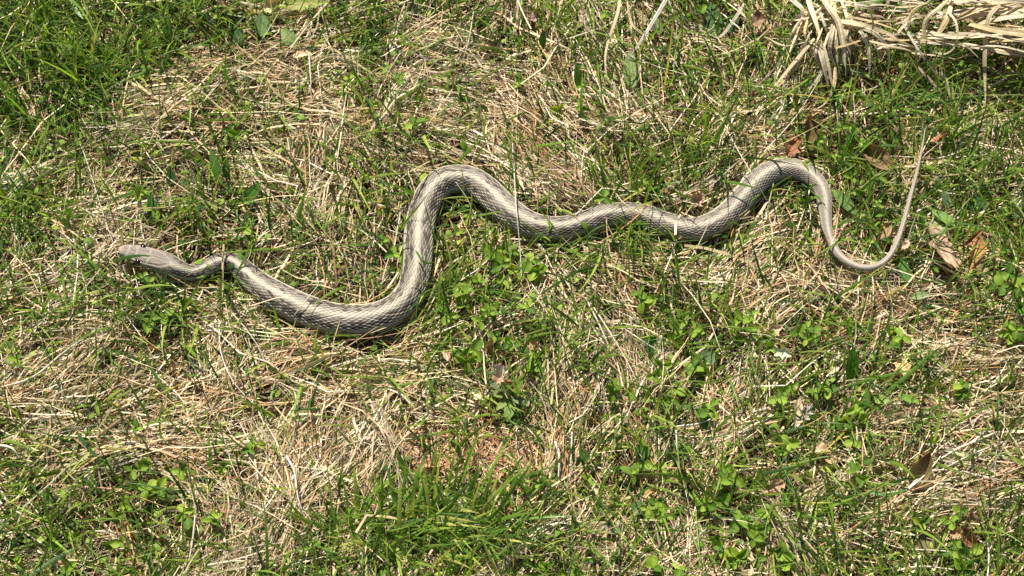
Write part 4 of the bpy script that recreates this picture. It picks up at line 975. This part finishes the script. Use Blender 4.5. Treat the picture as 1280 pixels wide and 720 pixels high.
def clump(label, blades, base_px):
    b = on(*base_px); root = link('dead_grass_clump', None, None, (b[0], b[1], float(soil_h(b[0], b[1])))); root.empty_display_size = .02
    tag(root, label, 'dead grass', 'bleached dead grass at the top right')
    bpy.context.view_layer.update()
    for pts, wpx, col in blades:
        wpx = wpx*random.uniform(.6, .95) if wpx > 4 else wpx
        P = spline([on(px, py, mm*MM) for px, py, mm in pts], 18)
        for k in (4, 7, 10, 13, 16): CLEAR.append((P[k, 0], P[k, 1], P[k, 2], .003))
        P = P-np.array(root.location)
        t = np.linspace(0, 1, 18)
        roll = random.uniform(-.35, .35)+t*random.uniform(-1.6, 1.6)
        W = wpx*.00027*np.clip(np.minimum(t*5+.55, 1)*(1-.85*t**4), .06, 1)*random.uniform(.9, 1.1)
        c = np.array(col)[None]*(1+random.uniform(-.1, .06)+.07*np.sin(t*7+random.random()*6))[:, None]
        st_ = random.random(); c = c*(1-.45*np.exp(-((t-random.random())/.12)**2)*st_)[:, None]*np.array([1, 1-.06*st_, 1-.12*st_])
        c = c*(1-.4*sstep(.8, 1, t)*random.random())[:, None]
        link('blade', wide_blade(P, W, side_of(P[None], roll[None])[0], c, random.uniform(-.25, .35)), root)
BL, BT, BG = (.78, .66, .42), (.66, .52, .29), (.60, .52, .37)
fan = [
 ([(1008, -14, 22), (1013, 8, 26), (1020, 28, 24), (1028, 56, 18)], 11, BL), ([(1024, -12, 24), (1036, 8, 30), (1048, 26, 28), (1054, 56, 20), (1057, 94, 10)], 10, BL),
 ([(1042, 28, 24), (1038, 48, 24), (1037, 66, 20), (1046, 88, 12)], 10, BG), ([(1024, 54, 20), (1030, 78, 18), (1036, 108, 9)], 9, BG),
 ([(1018, 48, 18), (996, 74, 16), (965, 112, 6)], 8, BL), ([(1012, 56, 16), (992, 86, 12), (980, 108, 6)], 5, BT), ([(1044, 84, 16), (1042, 108, 14), (1030, 130, 9), (1010, 140, 5)], 6, BT),
 ([(1034, 76, 16), (1020, 100, 12), (1002, 124, 5)], 5, BG), ([(982, -8, 18), (996, 4, 22), (1004, 16, 20), (992, 44, 9)], 8, BG), ([(1016, 8, 20), (990, 26, 18), (958, 42, 8)], 4, BT),
 ([(956, 46, 8), (982, 57, 14), (1016, 50, 16)], 4, BG), ([(1050, 26, 26), (1074, 30, 28), (1100, 38, 24), (1124, 50, 18), (1136, 68, 10)], 10, BL), ([(1052, 30, 24), (1086, 38, 26), (1104, 52, 22), (1111, 68, 16), (1110, 92, 8)], 6, BL),
 ([(1082, 42, 20), (1086, 66, 16), (1087, 98, 6)], 6, BG), ([(1062, 18, 22), (1056, 44, 22), (1064, 70, 14)], 6, BT), ([(1046, 46, 22), (1046, 74, 16), (1052, 104, 7)], 5, BG), ([(1058, 20, 24), (1094, 28, 24), (1126, 40, 20), (1150, 52, 14)], 6, BT),
 ([(1030, 58, 22), (1035, 80, 18), (1040, 104, 12), (1048, 120, 6)], 6, BL), ([(1096, 32, 22), (1098, 56, 18), (1104, 76, 9)], 5, BT), ([(1088, 48, 20), (1096, 62, 16), (1102, 78, 9)], 5, BG),
 ([(1044, 60, 20), (1060, 56, 20), (1086, 48, 20), (1110, 44, 14)], 3, BT), ([(1018, 54, 18), (1020, 70, 16), (1026, 88, 8)], 6, BT), ([(1040, -6, 22), (1044, 30, 24), (1044, 60, 20)], 8, BT)]
rf = random.Random(11)
for k in range(44):
    x0, y0 = rf.uniform(1000, 1068), rf.uniform(-10, 40); a = rf.choice((rf.gauss(-1.7, .35), rf.gauss(-1.6, .3), rf.gauss(-.35, .4))); ln = rf.uniform(45, 85)
    dx, dy = math.cos(a)*ln, -math.sin(a)*ln
    fan.append(([(x0, y0, rf.uniform(14, 24)), (x0+dx*.4+rf.uniform(-4, 4), y0+dy*.3, rf.uniform(16, 26)), (x0+dx*.8+rf.uniform(-6, 6), y0+dy*.7, rf.uniform(8, 16)), (x0+dx+rf.uniform(-8, 8), y0+dy, 4)], rf.choice((2, 2.5, 3, 4, 5)), rf.choice((BL, BT, BG))))
for k in range(24):
    x0, y0 = rf.uniform(1050, 1135), rf.uniform(-6, 62); ln = rf.uniform(40, 80); sl = rf.uniform(-.25, .45); d = rf.choice((-1, 1, 1))
    fan.append(([(x0, y0, rf.uniform(10, 22)), (x0+ln*.4*d, y0+sl*ln*.2+rf.uniform(-8, 4), rf.uniform(16, 30)), (x0+ln*.8*d, y0+sl*ln*.6, rf.uniform(10, 22)), (x0+ln*d, y0+sl*ln*1.3, 6)], rf.choice((2, 2.5, 3, 4.5)), rf.choice((BL, BT, BT, BG))))
clump('fan of broad bleached dead blades drooping left at the top right', fan, (1040, 4, 0))
right = [([(1184, 12, 32), (1196, 30, 34), (1195, 56, 28), (1180, 68, 22), (1158, 60, 18)], 6, BL), ([(1156, 56, 20), (1157, 26, 30), (1176, 8, 34), (1192, -6, 30)], 6, BL), ([(1172, 42, 24), (1184, 22, 30), (1192, -4, 30)], 8, BT),
 ([(1138, 52, 20), (1172, 54, 24), (1212, 60, 22), (1224, 78, 10)], 4.5, BG), ([(1250, 6, 36), (1236, 22, 36), (1231, 66, 24), (1232, 132, 7)], 5.5, BL), ([(1128, 28, 24), (1148, 62, 22), (1170, 92, 14), (1195, 116, 6)], 2.6, (.84, .77, .62)),
 ([(1148, 84, 14), (1170, 108, 10), (1186, 124, 5)], 4, (.56, .42, .34)), ([(1176, 90, 14), (1184, 104, 10), (1187, 122, 5)], 5, BG), ([(1140, 66, 18), (1176, 70, 18), (1204, 76, 12)], 3, BL), ([(1134, 36, 22), (1142, 14, 28), (1166, 2, 28)], 4.5, BT), ([(1112, 54, 14), (1128, 34, 20), (1150, 18, 22)], 3, BL)]
rb = random.Random(3)
for k in range(30):
    y0 = rb.uniform(-14, 62); y1 = y0+rb.uniform(-34, 16); x0 = rb.uniform(1140, 1245)
    right.append(([(x0, y0, rb.uniform(14, 26)), (x0+50, (2*y0+y1)/3+rb.uniform(-9, 9), rb.uniform(18, 40)), (x0+115, y1, rb.uniform(18, 34)), (x0+190, y1+rb.uniform(-24, 24), 14)], rb.choice((2.5, 3, 4, 5, 6, 8, 10)), rb.choice((BL, BL, BT, BG))))
clump('thick bundle of bleached dead blades with a looped blade at the top right corner', right, (1240, 14, 0))
clump('two long white dead blades hanging in from the top edge', [([(838, -10, 26), (815, 28, 24), (800, 52, 18), (785, 74, 8)], 5.5, (.70, .64, .52)), ([(776, -10, 20), (772, 16, 20), (758, 60, 16), (757, 88, 12), (762, 106, 6)], 4, BL), ([(784, 2, 20), (790, 30, 18), (806, 46, 14), (814, 70, 7)], 3, BL), ([(930, 4, 16), (918, 24, 14), (900, 46, 10), (886, 42, 8)], 5, BG)], (800, -4, 0))

# ---- bright green tuft at the bottom
M_TUFT = mat_leafy('tuft_blade', .34, .36, .5, 350, .2, use_rand=[(.45, .55, .6), (.8, .85, .8), (1, 1, 1), (1.3, 1.2, 1.1), (1.8, 1.4, 1.4), (3.2, 1.7, 3.5)], tr_tint=(1.5, 1.6, .6))
def tuft(label, cpx, n, spread, L0, L1, azm, azs, seed):
    rg = np.random.default_rng(seed)
    b = on(*cpx); root = link('grass_tuft', None, None, (b[0], b[1], float(soil_h(b[0], b[1])))); root.empty_display_size = .01
    tag(root, label, 'grass tuft', 'green grass tufts')
    var = []
    for k in range(8):
        K = 8; t = np.linspace(0, 1, K)
        lean = rg.uniform(.35, .8)+rg.uniform(.3, .95)*t**1.3
        P = np.stack([np.r_[0, np.cumsum(np.sin(lean[:-1]))]/(K-1), .06*rg.normal()*t**2, np.r_[0, np.cumsum(np.cos(lean[:-1]))]/(K-1)], 1)
        W = rg.uniform(.022, .036)*np.clip(np.minimum(.6+t*1.6, 1)*(1-t**2.4), .04, 1)
        C = np.array([.15, .255, .036])[None]*np.ones((K, 1)); pl = np.clip(.4-t*1.4, 0, 1)[:, None]; C = C*(1-pl)+np.array([.26, .3, .12])*pl
        var.append(strip_mesh('blade', P[None], W[None], side_of(P[None], (rg.normal(0, .5)+t*0)[None]), C[None], M_TUFT, fold=.4))
    for k in range(n):
        dx, dy = rg.normal(0, spread*.0005, 2)*np.array([1.3, .8])
        az = azm+rg.normal(0, azs); L = rg.uniform(L0, L1)
        link('blade', var[rg.integers(8)], root, (dx, dy, float(soil_h(b[0]+dx, b[1]+dy))-root.location.z+.002), (0, rg.normal(0, .15), az)).scale = (L, L, L)
tuft('bright green grass tuft leaning up right at the bottom centre', (548, 672, 0), 130, 30, .030, .058, .75, .75, 5)
tuft('green tuft at the bottom left of the bright one, blades spread', (486, 672, 0), 55, 26, .026, .05, 1.6, 1.3, 6)
tuft('dark lush tuft below the top left corner', (118, 96, 0), 60, 30, .026, .05, 1.2, 1.5, 8)

# ------------------------------------------------------------------ the turf grows round everything above
build_straw()
build_green()
build_litter()
